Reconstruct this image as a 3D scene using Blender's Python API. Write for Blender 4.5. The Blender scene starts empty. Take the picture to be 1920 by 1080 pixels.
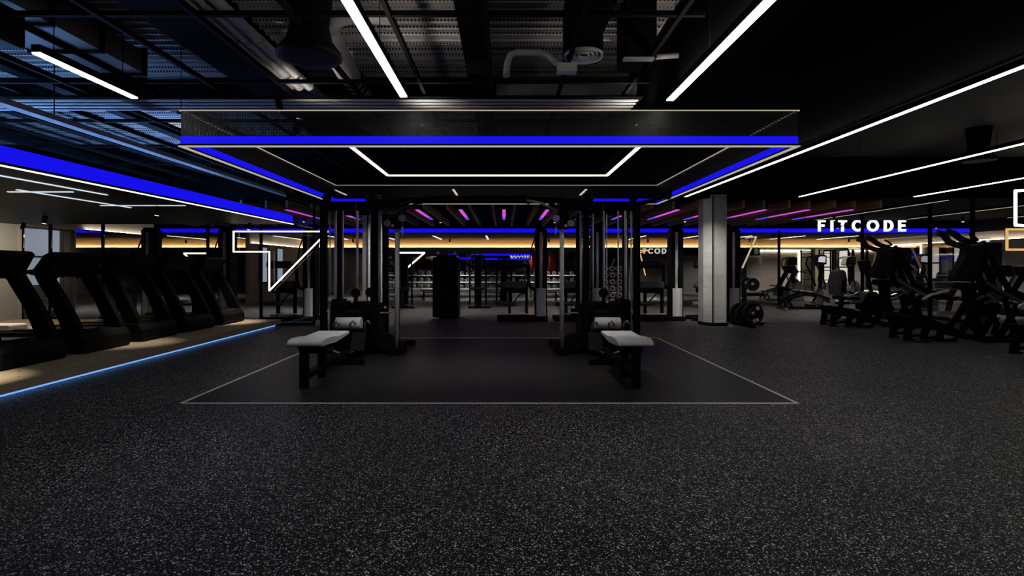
import bpy, bmesh, math, random
from mathutils import Vector, Matrix
random.seed(7)
C = bpy.context.scene.collection
PI = math.pi
EYE = 1.4
def X_(px, d): return (px - 945) * d / 1000.0      # image column at distance d -> world x
def Z_(py, d): return EYE - (py - 500) * d / 1000.0

# ------------------------------------------------------------------ materials
def mat(name, col, rough=0.5, metal=0.0, spec=0.5, noise=0.0, nscale=30.0, bump=0.0, coat=0.0):
    m = bpy.data.materials.new(name); m.use_nodes = True
    nt = m.node_tree; b = nt.nodes['Principled BSDF']
    b.inputs['Base Color'].default_value = (*col, 1)
    b.inputs['Roughness'].default_value = rough
    b.inputs['Metallic'].default_value = metal
    b.inputs['Specular IOR Level'].default_value = spec
    b.inputs['Coat Weight'].default_value = coat
    if noise or bump:
        tc = nt.nodes.new('ShaderNodeTexCoord')
        n = nt.nodes.new('ShaderNodeTexNoise'); n.inputs['Scale'].default_value = nscale
        n.inputs['Detail'].default_value = 4
        nt.links.new(tc.outputs['Object'], n.inputs['Vector'])
        if noise:
            r = nt.nodes.new('ShaderNodeMapRange')
            r.inputs['To Min'].default_value = 1 - noise; r.inputs['To Max'].default_value = 1 + noise
            nt.links.new(n.outputs['Fac'], r.inputs['Value'])
            mx = nt.nodes.new('ShaderNodeVectorMath'); mx.operation = 'SCALE'
            mx.inputs[0].default_value = col
            nt.links.new(r.outputs['Result'], mx.inputs['Scale'])
            nt.links.new(mx.outputs[0], b.inputs['Base Color'])
        if bump:
            bp = nt.nodes.new('ShaderNodeBump'); bp.inputs['Strength'].default_value = bump
            bp.inputs['Distance'].default_value = 0.01
            nt.links.new(n.outputs['Fac'], bp.inputs['Height']); nt.links.new(bp.outputs[0], b.inputs['Normal'])
    return m
def emis(name, col, s):
    m = bpy.data.materials.new(name); m.use_nodes = True
    b = m.node_tree.nodes['Principled BSDF']
    b.inputs['Base Color'].default_value = (0.02, 0.02, 0.02, 1)
    b.inputs['Specular IOR Level'].default_value = 0.1
    b.inputs['Emission Color'].default_value = (*col, 1)
    b.inputs['Emission Strength'].default_value = s
    return m
M = {}
M['black'] = mat('black_powder_coat', (0.0022, 0.0022, 0.0024), 0.6, spec=0.12, noise=0.15, nscale=60)
M['plastic'] = mat('black_plastic', (0.0035, 0.0035, 0.0038), 0.62, spec=0.14, noise=0.1, nscale=40)
M['gloss'] = mat('gloss_black', (0.008, 0.008, 0.009), 0.3, spec=0.35, noise=0.1)
M['rubber'] = mat('black_rubber', (0.004, 0.004, 0.004), 0.75, spec=0.15, noise=0.2, nscale=90)
M['chrome'] = mat('brushed_chrome', (0.85, 0.85, 0.83), 0.33, 0.4, noise=0.08, nscale=25)
M['steel'] = mat('satin_steel', (0.35, 0.35, 0.35), 0.4, 1.0, noise=0.1)
M['silver'] = mat('silver_paint', (0.22, 0.22, 0.22), 0.45, 0.4, noise=0.08)
M['pad'] = mat('grey_vinyl', (0.62, 0.62, 0.60), 0.55, spec=0.3, noise=0.06, nscale=80, bump=0.1)
M['padmid'] = mat('mid_grey_vinyl', (0.09, 0.088, 0.086), 0.5, spec=0.35, noise=0.08, nscale=80, bump=0.1)
M['paddark'] = mat('black_vinyl', (0.006, 0.006, 0.006), 0.5, spec=0.25, noise=0.1, nscale=80)
M['greyplastic'] = mat('grey_plastic', (0.13, 0.13, 0.125), 0.5, noise=0.08)
M['cream'] = mat('cream_plaster', (0.42, 0.38, 0.32), 0.85, spec=0.2, noise=0.06, nscale=3)
M['greywall'] = mat('grey_plaster', (0.34, 0.33, 0.32), 0.85, spec=0.2, noise=0.06, nscale=3)
M['rearwall'] = mat('grey_rear_plaster', (0.10, 0.098, 0.095), 0.85, spec=0.2, noise=0.1, nscale=3)
M['darkwall'] = mat('dark_plaster', (0.015, 0.015, 0.016), 0.85, spec=0.15, noise=0.1, nscale=3)
M['soffit'] = mat('matt_black_soffit', (0.0015, 0.0015, 0.0016), 0.9, spec=0.04, noise=0.1, nscale=3)
M['beam'] = mat('matt_black_steel', (0.0025, 0.0025, 0.0028), 0.8, spec=0.08, noise=0.1, nscale=10)
M['galv'] = mat('galvanised_sheet', (0.33, 0.315, 0.30), 0.55, 0.15, noise=0.12, nscale=30, bump=0.08)
M['whiteplate'] = mat('pale_grey_enamel', (0.6, 0.6, 0.58), 0.5, noise=0.05)
M['letter'] = mat('white_paint', (0.8, 0.8, 0.8), 0.6, noise=0.03)
M['red'] = mat('red_leather', (0.35, 0.012, 0.012), 0.5, noise=0.1)
M['orange'] = mat('orange_plastic', (0.8, 0.12, 0.03), 0.5, noise=0.05)
M['brass'] = mat('amber_knob', (0.9, 0.5, 0.15), 0.35, 0.3, noise=0.05)
M['mirror'] = mat('mirror_glass', (0.55, 0.56, 0.57), 0.03, 1.0, noise=0.01)
# light sources
M['led'] = emis('white_led_diffuser', (1.0, 0.985, 0.95), 12.0)
M['led_fill_up'] = emis('added_led_uplight', (1.0, 0.93, 0.84), 26.0)
M['led_bright'] = emis('white_led_tube', (1.0, 0.90, 0.74), 2.4)
M['led_thin'] = emis('pale_led_line', (1.0, 0.88, 0.68), 0.45)
M['led_cool'] = emis('cool_led_line', (0.80, 0.90, 1.0), 0.85)
M['led_blue'] = emis('blue_led_band', (0.006, 0.004, 0.82), 1.0)
M['led_step'] = emis('pale_blue_led_strip', (0.18, 0.42, 1.0), 1.1)
M['led_pink'] = emis('magenta_led', (0.75, 0.08, 0.75), 0.9)
M['led_violet'] = emis('violet_led', (0.12, 0.06, 0.9), 0.9)
M['led_amber'] = emis('amber_cove_led', (1.0, 0.66, 0.36), 110.0)
M['led_amberline'] = emis('amber_led_line', (1.0, 0.55, 0.22), 0.75)
M['led_warm'] = emis('warm_cove_led', (1.0, 0.84, 0.62), 22.0)
M['led_fill_blue'] = emis('added_blue_led', (0.20, 0.43, 1.0), 105.0)
M['day'] = emis('overcast_daylight_pane', (0.62, 0.70, 0.85), 0.48)
M['daywarm'] = emis('bright_pane', (1.0, 0.93, 0.80), 0.62)
M['screen'] = emis('lit_screen', (0.9, 0.95, 1.0), 0.55)
M['sign'] = emis('backlit_white_letter', (1, 1, 1), 1.3)
M['sign_dim'] = emis('backlit_letter', (1.0, 0.97, 0.9), 0.55)

def nodes(m): 
    nt = m.node_tree; return nt, nt.nodes, nt.links, nt.nodes['Principled BSDF']
# speckled rubber floor
def floor_mat(name, base, speck, dens, rough, spec, scale):
    m = mat(name, base, rough, spec=spec); nt, N, L, b = nodes(m)
    tc = N.new('ShaderNodeTexCoord')
    def flakes(sc, th, thr):
        v = N.new('ShaderNodeTexVoronoi'); v.inputs['Scale'].default_value = sc
        ns = N.new('ShaderNodeTexNoise'); ns.inputs['Scale'].default_value = sc * 1.6
        ad = N.new('ShaderNodeVectorMath'); ad.operation = 'MULTIPLY_ADD'
        ad.inputs[1].default_value = (1 / sc,) * 3
        L.new(tc.outputs['Object'], ns.inputs['Vector']); L.new(ns.outputs['Color'], ad.inputs[0])
        L.new(tc.outputs['Object'], ad.inputs[2]); L.new(ad.outputs[0], v.inputs['Vector'])
        sp = N.new('ShaderNodeSeparateColor'); L.new(v.outputs['Color'], sp.inputs[0])
        g = N.new('ShaderNodeMath'); g.operation = 'GREATER_THAN'; g.inputs[1].default_value = thr
        L.new(sp.outputs[0], g.inputs[0])
        l = N.new('ShaderNodeMath'); l.operation = 'LESS_THAN'; l.inputs[1].default_value = th
        L.new(v.outputs['Distance'], l.inputs[0])
        mu = N.new('ShaderNodeMath'); mu.operation = 'MULTIPLY'
        L.new(g.outputs[0], mu.inputs[0]); L.new(l.outputs[0], mu.inputs[1])
        m2 = N.new('ShaderNodeMath'); m2.operation = 'MULTIPLY'
        L.new(mu.outputs[0], m2.inputs[0]); L.new(sp.outputs[1], m2.inputs[1])
        return m2.outputs[0]
    a = flakes(scale, 0.42, 1 - dens); c = flakes(scale * 2.1, 0.5, 1 - dens * 0.9)
    mxx = N.new('ShaderNodeMath'); mxx.operation = 'MAXIMUM'; L.new(a, mxx.inputs[0]); L.new(c, mxx.inputs[1])
    cr = N.new('ShaderNodeMix'); cr.data_type = 'RGBA'
    cr.inputs['A'].default_value = (*base, 1); cr.inputs['B'].default_value = (*speck, 1)
    L.new(mxx.outputs[0], cr.inputs['Factor']); L.new(cr.outputs['Result'], b.inputs['Base Color'])
    ns = N.new('ShaderNodeTexNoise'); ns.inputs['Scale'].default_value = 0.9; ns.inputs['Detail'].default_value = 3
    L.new(tc.outputs['Object'], ns.inputs['Vector'])
    r = N.new('ShaderNodeMapRange'); r.inputs['To Min'].default_value = rough - 0.08; r.inputs['To Max'].default_value = rough + 0.08
    L.new(ns.outputs['Fac'], r.inputs['Value']); L.new(r.outputs['Result'], b.inputs['Roughness'])
    return m
M['floor'] = floor_mat('speckled_rubber_floor', (0.0048, 0.0047, 0.0046), (0.95, 0.93, 0.90), 0.22, 0.50, 0.12, 80)
M['mat'] = floor_mat('smooth_training_mat', (0.013, 0.0128, 0.011), (0.07, 0.068, 0.06), 0.3, 0.45, 0.2, 90)
def terrazzo():
    m = mat('cream_terrazzo', (0.40, 0.33, 0.23), 0.6, spec=0.3); nt, N, L, b = nodes(m)
    tc = N.new('ShaderNodeTexCoord')
    v = N.new('ShaderNodeTexVoronoi'); v.inputs['Scale'].default_value = 15; L.new(tc.outputs['Object'], v.inputs['Vector'])
    sp = N.new('ShaderNodeSeparateColor'); L.new(v.outputs['Color'], sp.inputs[0])
    g = N.new('ShaderNodeMath'); g.operation = 'GREATER_THAN'; g.inputs[1].default_value = 0.78; L.new(sp.outputs[0], g.inputs[0])
    l = N.new('ShaderNodeMath'); l.operation = 'LESS_THAN'; l.inputs[1].default_value = 0.28; L.new(v.outputs['Distance'], l.inputs[0])
    mu = N.new('ShaderNodeMath'); mu.operation = 'MULTIPLY'; L.new(g.outputs[0], mu.inputs[0]); L.new(l.outputs[0], mu.inputs[1])
    n = N.new('ShaderNodeTexNoise'); n.inputs['Scale'].default_value = 60; L.new(tc.outputs['Object'], n.inputs['Vector'])
    r = N.new('ShaderNodeMix'); r.data_type = 'RGBA'; r.inputs['A'].default_value = (0.34, 0.28, 0.19, 1); r.inputs['B'].default_value = (0.5, 0.42, 0.3, 1)
    L.new(n.outputs['Fac'], r.inputs['Factor'])
    c = N.new('ShaderNodeMix'); c.data_type = 'RGBA'; c.inputs['B'].default_value = (0.012, 0.010, 0.008, 1)
    L.new(r.outputs['Result'], c.inputs['A']); L.new(mu.outputs[0], c.inputs['Factor']); L.new(c.outputs['Result'], b.inputs['Base Color'])
    return m
M['terrazzo'] = terrazzo()
def wood(name, c1, c2, sx=6, rough=0.6, spec=0.25):
    m = mat(name, c1, rough, spec=spec); nt, N, L, b = nodes(m)
    tc = N.new('ShaderNodeTexCoord'); mp = N.new('ShaderNodeMapping'); mp.inputs['Scale'].default_value = (sx, sx, 0.6)
    L.new(tc.outputs['Object'], mp.inputs['Vector'])
    n = N.new('ShaderNodeTexNoise'); n.inputs['Scale'].default_value = 2.0; n.inputs['Detail'].default_value = 6
    L.new(mp.outputs[0], n.inputs['Vector'])
    r = N.new('ShaderNodeMix'); r.data_type = 'RGBA'; r.inputs['A'].default_value = (*c1, 1); r.inputs['B'].default_value = (*c2, 1)
    L.new(n.outputs['Fac'], r.inputs['Factor']); L.new(r.outputs['Result'], b.inputs['Base Color'])
    return m
M['oak'] = wood('oak_panel', (0.50, 0.36, 0.20), (0.38, 0.25, 0.12), 14)
M['darkoak'] = wood('dark_wood_soffit', (0.011, 0.0072, 0.0038), (0.008, 0.005, 0.0026), 3, 0.9, 0.03)
M['walnut'] = wood('brown_baffle_wood', (0.36, 0.23, 0.11), (0.22, 0.13, 0.06))
# corrugated deck: fine ribs
def ribbed(name, col, scale, axis='X', strength=0.9, rough=0.55, metal=0.2):
    m = mat(name, col, rough, metal, spec=0.3); nt, N, L, b = nodes(m)
    tc = N.new('ShaderNodeTexCoord')
    w = N.new('ShaderNodeTexWave'); w.wave_type = 'BANDS'; w.bands_direction = axis; w.inputs['Scale'].default_value = scale
    L.new(tc.outputs['Object'], w.inputs['Vector'])
    bp = N.new('ShaderNodeBump'); bp.inputs['Strength'].default_value = strength; bp.inputs['Distance'].default_value = 0.03
    L.new(w.outputs['Fac'], bp.inputs['Height']); L.new(bp.outputs[0], b.inputs['Normal'])
    w2 = N.new('ShaderNodeTexNoise'); w2.inputs['Scale'].default_value = 1.3
    L.new(tc.outputs['Object'], w2.inputs['Vector'])
    r = N.new('ShaderNodeMapRange'); r.inputs['To Min'].default_value = 0.6; r.inputs['To Max'].default_value = 1.3
    L.new(w2.outputs['Fac'], r.inputs['Value'])
    s = N.new('ShaderNodeVectorMath'); s.operation = 'SCALE'; s.inputs[0].default_value = col
    L.new(r.outputs['Result'], s.inputs['Scale']); L.new(s.outputs[0], b.inputs['Base Color'])
    return m
def deck_mat():
    m = mat('perforated_ceiling_deck', (0.30, 0.285, 0.265), 0.6, 0.1, spec=0.2); nt, N, L, b = nodes(m)
    tc = N.new('ShaderNodeTexCoord'); v = N.new('ShaderNodeTexVoronoi'); v.inputs['Scale'].default_value = 26; v.inputs['Randomness'].default_value = 0.0
    L.new(tc.outputs['Object'], v.inputs['Vector'])
    l = N.new('ShaderNodeMath'); l.operation = 'LESS_THAN'; l.inputs[1].default_value = 0.36; L.new(v.outputs['Distance'], l.inputs[0])
    c = N.new('ShaderNodeMix'); c.data_type = 'RGBA'; c.inputs['A'].default_value = (0.36, 0.34, 0.315, 1); c.inputs['B'].default_value = (0.02, 0.02, 0.02, 1)
    L.new(l.outputs[0], c.inputs['Factor']); L.new(c.outputs['Result'], b.inputs['Base Color'])
    return m
M['deck'] = deck_mat()
M['column'] = ribbed('ribbed_column_metal', (0.46, 0.46, 0.45), 13, 'Z', 0.45, 0.42, 0.4)
def mesh_sheet(name, col, frac, scale):
    m = bpy.data.materials.new(name); m.use_nodes = True; nt, N, L, b = nodes(m)
    b.inputs['Base Color'].default_value = (*col, 1); b.inputs['Roughness'].default_value = 0.45; b.inputs['Metallic'].default_value = 0.5
    tc = N.new('ShaderNodeTexCoord'); v = N.new('ShaderNodeTexVoronoi'); v.inputs['Scale'].default_value = scale; v.inputs['Randomness'].default_value = 0
    L.new(tc.outputs['Object'], v.inputs['Vector'])
    l = N.new('ShaderNodeMath'); l.operation = 'LESS_THAN'; l.inputs[1].default_value = frac; L.new(v.outputs['Distance'], l.inputs[0])
    tr = N.new('ShaderNodeBsdfTransparent'); mx = N.new('ShaderNodeMixShader')
    L.new(l.outputs[0], mx.inputs[0]); L.new(b.outputs[0], mx.inputs[1]); L.new(tr.outputs[0], mx.inputs[2])
    L.new(mx.outputs[0], N['Material Output'].inputs['Surface'])
    return m
M['perf'] = mesh_sheet('perforated_black_sheet', (0.03, 0.028, 0.025), 0.40, 60)
def glass(name, tint, refl):
    m = bpy.data.materials.new(name); m.use_nodes = True; nt = m.node_tree; N = nt.nodes; L = nt.links
    N.remove(N['Principled BSDF'])
    tr = N.new('ShaderNodeBsdfTransparent'); tr.inputs[0].default_value = (*tint, 1)
    gl = N.new('ShaderNodeBsdfGlossy'); gl.inputs['Roughness'].default_value = 0.02
    fr = N.new('ShaderNodeFresnel'); fr.inputs[0].default_value = 1.45
    mu = N.new('ShaderNodeMath'); mu.operation = 'MULTIPLY'; mu.inputs[1].default_value = refl; L.new(fr.outputs[0], mu.inputs[0])
    mx = N.new('ShaderNodeMixShader'); L.new(mu.outputs[0], mx.inputs[0]); L.new(tr.outputs[0], mx.inputs[1]); L.new(gl.outputs[0], mx.inputs[2])
    L.new(mx.outputs[0], N['Material Output'].inputs['Surface'])
    return m
M['glass'] = glass('clear_glass', (0.86, 0.88, 0.9), 0.8)
M['glassdim'] = glass('smoked_glass', (0.8, 0.8, 0.81), 0.35)

# ------------------------------------------------------------------ geometry helpers
class MB:
    def __init__(s): s.b = bmesh.new()
    def box(s, c, size, rot=(0, 0, 0), bev=0.0):
        r = bmesh.ops.create_cube(s.b, size=1.0)
        vs = r['verts']
        mt = Matrix.Translation(c) @ (Matrix.Rotation(rot[2], 4, 'Z') @ Matrix.Rotation(rot[1], 4, 'Y') @ Matrix.Rotation(rot[0], 4, 'X')) @ Matrix.Diagonal((*size, 1))
        bmesh.ops.transform(s.b, matrix=mt, verts=vs)
        if bev:
            es = list({e for v in vs for e in v.link_edges})
            bmesh.ops.bevel(s.b, geom=es, offset=bev, segments=2, affect='EDGES', profile=0.5)
        return s
    def bb(s, x0, x1, y0, y1, z0, z1, bev=0.0):
        return s.box(((x0 + x1) / 2, (y0 + y1) / 2, (z0 + z1) / 2), (abs(x1 - x0), abs(y1 - y0), abs(z1 - z0)), bev=bev)
    def bar(s, a, b, w, h, bev=0.0):
        a, b = Vector(a), Vector(b); d = b - a; L = d.length
        if L < 1e-6: return s
        z = d.normalized(); up = Vector((0, 1, 0)) if abs(z.y) < 0.9 else Vector((1, 0, 0))
        x = up.cross(z).normalized(); y = z.cross(x)
        R = Matrix((x, y, z)).transposed().to_4x4()
        r = bmesh.ops.create_cube(s.b, size=1.0); vs = r['verts']
        bmesh.ops.transform(s.b, matrix=Matrix.Translation((a + b) / 2) @ R @ Matrix.Diagonal((w, h, L, 1)), verts=vs)
        if bev:
            es = list({e for v in vs for e in v.link_edges})
            bmesh.ops.bevel(s.b, geom=es, offset=bev, segments=2, affect='EDGES', profile=0.5)
        return s
    def path(s, pts, w, h):
        for a, b in zip(pts, pts[1:]):
            a, b = Vector(a), Vector(b); e = (b - a).normalized() * w * 0.25
            s.bar(a - e, b + e, w, h)
        return s
    def tube(s, pts, r, n=12, cap=True):
        pts = [Vector(p) for p in pts]; rings = []
        rr = r if isinstance(r, (list, tuple)) else [r] * len(pts)
        prev = None
        for i, p in enumerate(pts):
            t = (pts[min(i + 1, len(pts) - 1)] - pts[max(i - 1, 0)]).normalized()
            if prev is None:
                u = t.orthogonal().normalized()
            else:
                u = (prev - t * prev.dot(t)); u = u.normalized() if u.length > 1e-6 else t.orthogonal().normalized()
            prev = u; w = t.cross(u)
            rings.append([s.b.verts.new(p + (u * math.cos(2 * PI * k / n) + w * math.sin(2 * PI * k / n)) * rr[i]) for k in range(n)])
        for A, B in zip(rings, rings[1:]):
            for k in range(n):
                f = s.b.faces.new((A[k], A[(k + 1) % n], B[(k + 1) % n], B[k])); f.smooth = True
        if cap:
            s.b.faces.new(list(reversed(rings[0]))); s.b.faces.new(rings[-1])
        return s
    def cyl(s, a, b, r, n=24):
        return s.tube([a, b], r, n)
    def lathe(s, prof, c=(0, 0, 0), axis='Z', n=32):
        rings = []
        for (r, h) in prof:
            ring = []
            for k in range(n):
                a = 2 * PI * k / n; p = (r * math.cos(a), r * math.sin(a), h)
                if axis == 'Y': p = (p[0], h, p[1])
                if axis == 'X': p = (h, p[0], p[1])
                ring.append(s.b.verts.new(Vector(p) + Vector(c)))
            rings.append(ring)
        for A, B in zip(rings, rings[1:]):
            for k in range(n):
                f = s.b.faces.new((A[k], A[(k + 1) % n], B[(k + 1) % n], B[k])); f.smooth = True
        s.b.faces.new(rings[0]); s.b.faces.new(rings[-1])
        return s
    def prism(s, poly, lo, hi, axis='Y', bev=0.0):
        # poly of (u, v): axis Y -> (x, z); axis X -> (y, z); axis Z -> (x, y)
        def P(u, v, w):
            return {'Y': (u, w, v), 'X': (w, u, v), 'Z': (u, v, w)}[axis]
        A = [s.b.verts.new(P(u, v, lo)) for u, v in poly]; B = [s.b.verts.new(P(u, v, hi)) for u, v in poly]
        n = len(poly); fs = [s.b.faces.new(A), s.b.faces.new(list(reversed(B)))]
        for k in range(n): fs.append(s.b.faces.new((A[k], B[k], B[(k + 1) % n], A[(k + 1) % n])))
        if bev:
            es = list({e for f in fs for e in f.edges})
            bmesh.ops.bevel(s.b, geom=es, offset=bev, segments=2, affect='EDGES', profile=0.5)
        return s
    def build(s, name, m, parent=None, smooth=False):
        bmesh.ops.recalc_face_normals(s.b, faces=s.b.faces)
        me = bpy.data.meshes.new(name); s.b.to_mesh(me); s.b.free()
        me.materials.append(M[m] if isinstance(m, str) else m)
        if smooth:
            for p in me.polygons: p.use_smooth = True
        o = bpy.data.objects.new(name, me); C.objects.link(o)
        if parent: o.parent = parent
        return o
def tag(o, label, cat, group=None):
    o['label'] = label; o['category'] = cat
    if group: o['group'] = group
    return o
def thing(name, label, cat, loc=(0, 0, 0), rz=0, group=None):
    o = bpy.data.objects.new(name, None); o.empty_display_size = 0.1; C.objects.link(o)
    o.location = loc; o.rotation_euler = (0, 0, rz)
    return tag(o, label, cat, group)
def struct(o):
    o['kind'] = 'structure'; return o
def kids(o): return [c for c in bpy.data.objects if c.parent == o]
def copy_tree(o, parent=None):
    c = o.copy(); C.objects.link(c)
    if parent: c.parent = parent
    for k in kids(o): copy_tree(k, c)
    return c
def dup(root, loc, label, rz=None, group=None, scale=None):
    c = copy_tree(root); c.location = loc; c['label'] = label
    if rz is not None: c.rotation_euler = (0, 0, rz)
    if group: c['group'] = group
    if scale: c.scale = scale
    return c
ORD = ['first', 'second', 'third', 'fourth', 'fifth', 'sixth', 'seventh', 'eighth', 'ninth', 'tenth', 'eleventh', 'twelfth', 'thirteenth',
       'fourteenth', 'fifteenth', 'sixteenth', 'seventeenth', 'eighteenth', 'nineteenth', 'twentieth']
def ordw(i):
    if i < 20: return ORD[i]
    t = {2: 'twenty', 3: 'thirty', 4: 'forty'}[(i + 1) // 10]
    return {2: 'twentieth', 3: 'thirtieth', 4: 'fortieth'}[(i + 1) // 10] if (i + 1) % 10 == 0 else t + '-' + ORD[(i + 1) % 10 - 1]
def arc(cx, cz, r, a0, a1, n, y=0.0):
    return [(cx + r * math.cos(math.radians(a0 + (a1 - a0) * k / n)), y, cz + r * math.sin(math.radians(a0 + (a1 - a0) * k / n))) for k in range(n + 1)]

def text_mesh(body, size, m, parent=None, name='lettering', loc=(0, 0, 0), rot=(PI / 2, 0, 0), ext=0.004, off=0.0, flip=False, align='CENTER'):
    cu = bpy.data.curves.new('t', 'FONT'); cu.body = body; cu.size = size; cu.extrude = ext; cu.offset = off
    cu.align_x = align; cu.align_y = 'CENTER'
    t = bpy.data.objects.new('t', cu); C.objects.link(t)
    bpy.context.view_layer.update()
    me = bpy.data.meshes.new_from_object(t.evaluated_get(bpy.context.evaluated_depsgraph_get()))
    bpy.data.objects.remove(t); bpy.data.curves.remove(cu)
    me.name = name; me.materials.clear(); me.materials.append(M[m])
    if flip:
        for v in me.vertices: v.co.x = -v.co.x
        me.flip_normals()
    o = bpy.data.objects.new(name, me); C.objects.link(o); o.location = loc; o.rotation_euler = rot
    if parent: o.parent = parent
    return o

def block_letters(word, h, adv, thick, depth, y=0.0, flip=False):
    """wide geometric capitals in the XZ plane, one mesh per letter (list of MB)"""
    out = []; t = thick
    def seg(mb, a, b): mb.bar((a[0], y, a[1]), (b[0], y, b[1]), t, depth)
    x = 0.0; w = h * 0.62
    for ch in word:
        mb = MB(); cx = x
        def S(a, b):
            ax, bx = a[0] + cx, b[0] + cx
            if flip: ax, bx = -ax, -bx
            mb.bar((ax, y, a[1]), (bx, y, b[1]), t, depth)
        e = t / 2
        if ch == 'F':
            S((e, 0), (e, h)); S((e, h - e), (w, h - e)); S((e, h * .5), (w * .85, h * .5)); x += w + adv
        elif ch == 'E':
            S((e, 0), (e, h)); S((e, h - e), (w, h - e)); S((e, h * .5), (w * .9, h * .5)); S((e, e), (w, e)); x += w + adv
        elif ch == 'I':
            S((e, 0), (e, h)); x += t + adv
        elif ch == 'T':
            S((0, h - e), (w * 1.15, h - e)); S((w * .575, 0), (w * .575, h * .42)); S((w * .5, h * .5), (w * .78, h * .93)); S((w * .575, h * .62), (w * .575, h)); x += w * 1.15 + adv
        elif ch in 'CO':
            r = h / 2 - e; a0, a1 = (40, 320) if ch == 'C' else (0, 360); n = 28
            ps = [(r + e + r * math.cos(math.radians(a0 + (a1 - a0) * k / n)), h / 2 + r * math.sin(math.radians(a0 + (a1 - a0) * k / n))) for k in range(n + 1)]
            for a, b in zip(ps, ps[1:]):
                da, db = Vector(a), Vector(b); ex = (db - da) * 0.12
                S(tuple(da - ex), tuple(db + ex))
            x += (h if ch == 'O' else h * .82) + adv
        elif ch == 'D':
            r = h / 2 - e; S((e, 0), (e, h)); S((e, h - e), (w * .45, h - e)); S((e, e), (w * .45, e)); n = 16
            ps = [(w * .45 + r * math.cos(math.radians(90 - 180 * k / n)), h / 2 + r * math.sin(math.radians(90 - 180 * k / n))) for k in range(n + 1)]
            for a, b in zip(ps, ps[1:]):
                da, db = Vector(a), Vector(b); ex = (db - da) * 0.12
                S(tuple(da - ex), tuple(db + ex))
            x += w * .45 + r + e + adv
        out.append(mb)
    return out, x - adv

# ------------------------------------------------------------------ camera
cam = bpy.data.cameras.new('camera'); cam.lens = 18.75; cam.sensor_width = 36; cam.clip_start = 0.05; cam.clip_end = 200
cam.shift_x = 15 / 1920; cam.shift_y = -40 / 1920
co = bpy.data.objects.new('camera', cam); C.objects.link(co); co.location = (0, 0, EYE); co.rotation_euler = (PI / 2, 0, 0)
bpy.context.scene.camera = co

# ------------------------------------------------------------------ room shell
XL, XR, YB, YF = -11.5, 17.5, -3.0, 30.0
ZC = 4.0
f = MB().bb(-21, XR + 0.1, YB, YF + 0.1, -0.12, 0.0).build('floor', 'floor'); struct(f)
m_ = struct(MB().bb(-3.3, 3.0, 5.45, 10.45, 0.0, 0.004).build('floor_mat_area', 'mat')); m_.name = 'floor_inlay'
MB().bb(XL - 0.1, XR, YB, 12.7, ZC, ZC + 0.1).build('ceiling', 'deck')
struct(bpy.data.objects['ceiling'])
rb_ = MB()
for k in range(84):
    y = 0.6 + 0.145 * k
    rb_.prism([(y, ZC + 0.002), (y + 0.02, ZC - 0.05), (y + 0.06, ZC - 0.05), (y + 0.08, ZC + 0.002)], XL, 1.68, 'X')
struct(rb_.build('ceiling_rib', 'deck'))
struct(MB().bb(-21, XR, 12.62, YF + 0.1, 3.1, 3.2).build('ceiling_rear', 'soffit'))
struct(MB().bb(-21, XR, 12.60, 12.72, 3.02, ZC).build('trim_1', 'soffit'))
struct(MB().bb(XL, XL + 0.0 - 0.15, YB, 12.60, 0, ZC).build('wall_left', 'greywall'))
struct(MB().bb(XR, XR + 0.15, YB, YF, 0, ZC).build('wall_right', 'cream'))
struct(MB().bb(-21, XR, YF, YF + 0.15, 0, 3.2).build('wall_rear', 'rearwall'))
struct(MB().bb(XL - 0.15, XR, YB - 0.15, YB, 0, ZC).build('wall_front', 'darkwall'))
struct(MB().bb(-21.15, -21, 12.8, YF, 0, 3.2).build('wall_side', 'cream'))
# big black soffit between two line lights
struct(MB().bb(1.70, 4.22, YB, 12.6, 3.12, 3.9).build('trim_2', 'soffit'))
# left wall beyond the glass line with window opening, bulkhead over the walkway
wl = MB()
wl.bb(XL - 0.12, XL, 12.60, 12.72, 0, 3.1)
wl.bb(XL - 0.12, XL, 14.25, 14.33, 0, 2.38)
wl.bb(XL - 0.12, XL, 12.72, 14.33, 2.38, 3.1)
wl.build('wall_left_rear', 'cream'); struct(bpy.data.objects['wall_left_rear'])
struct(MB().bb(XL - 0.12, XL, 14.33, 17.6, 2.42, 3.1).build('trim_3', 'cream'))
# window_1 : frame, panes
w1 = MB()
for y in (12.72, 13.86, 14.21): w1.bb(XL - 0.10, XL + 0.02, y, y + 0.05, 0, 2.38)
w1.bb(XL - 0.10, XL + 0.02, 12.72, 14.25, 2.33, 2.38); w1.bb(XL - 0.10, XL + 0.02, 12.72, 13.9, 1.62, 1.67); w1.bb(XL - 0.10, XL + 0.02, 12.72, 14.25, 0, 0.3)
wo = struct(w1.build('window_1', 'beam'))
MB().bb(XL - 0.07, XL - 0.05, 12.75, 13.88, 0.95, 2.34).build('pane', 'day', wo)
MB().bb(XL - 0.07, XL - 0.05, 12.75, 14.22, 0.3, 0.95).build('pane', 'glassdim', wo)
dw = mat('blue_grey_door', (0.03, 0.038, 0.055), 0.4, noise=0.1)
MB().bb(XL - 0.07, XL - 0.05, 13.9, 14.22, 0.3, 2.34).build('door_leaf', dw, wo)

# ------------------------------------------------------------------ glass line
gl = thing('glass_partition', 'long clear glass partition with thin black joints behind the treadmills', 'glass partition', (0, 12.74, 0))
for i, px in enumerate((92, 191, 290, 388, 488, 588)):
    x = X_(px, 12.7)
    MB().bb(x - 0.025, x + 0.025, -0.03, 0.03, 0, 3.02).build('mullion', 'beam', gl)
    x0 = XL if i == 0 else X_(px - 99, 12.7)
    MB().bb(x0 + 0.03, x - 0.03, -0.006, 0.006, 0.06, 3.0).build('pane', 'glass', gl)
MB().bb(XL, X_(588, 12.7), -0.04, 0.04, 0, 0.06).build('bottom_rail', 'beam', gl)

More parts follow.
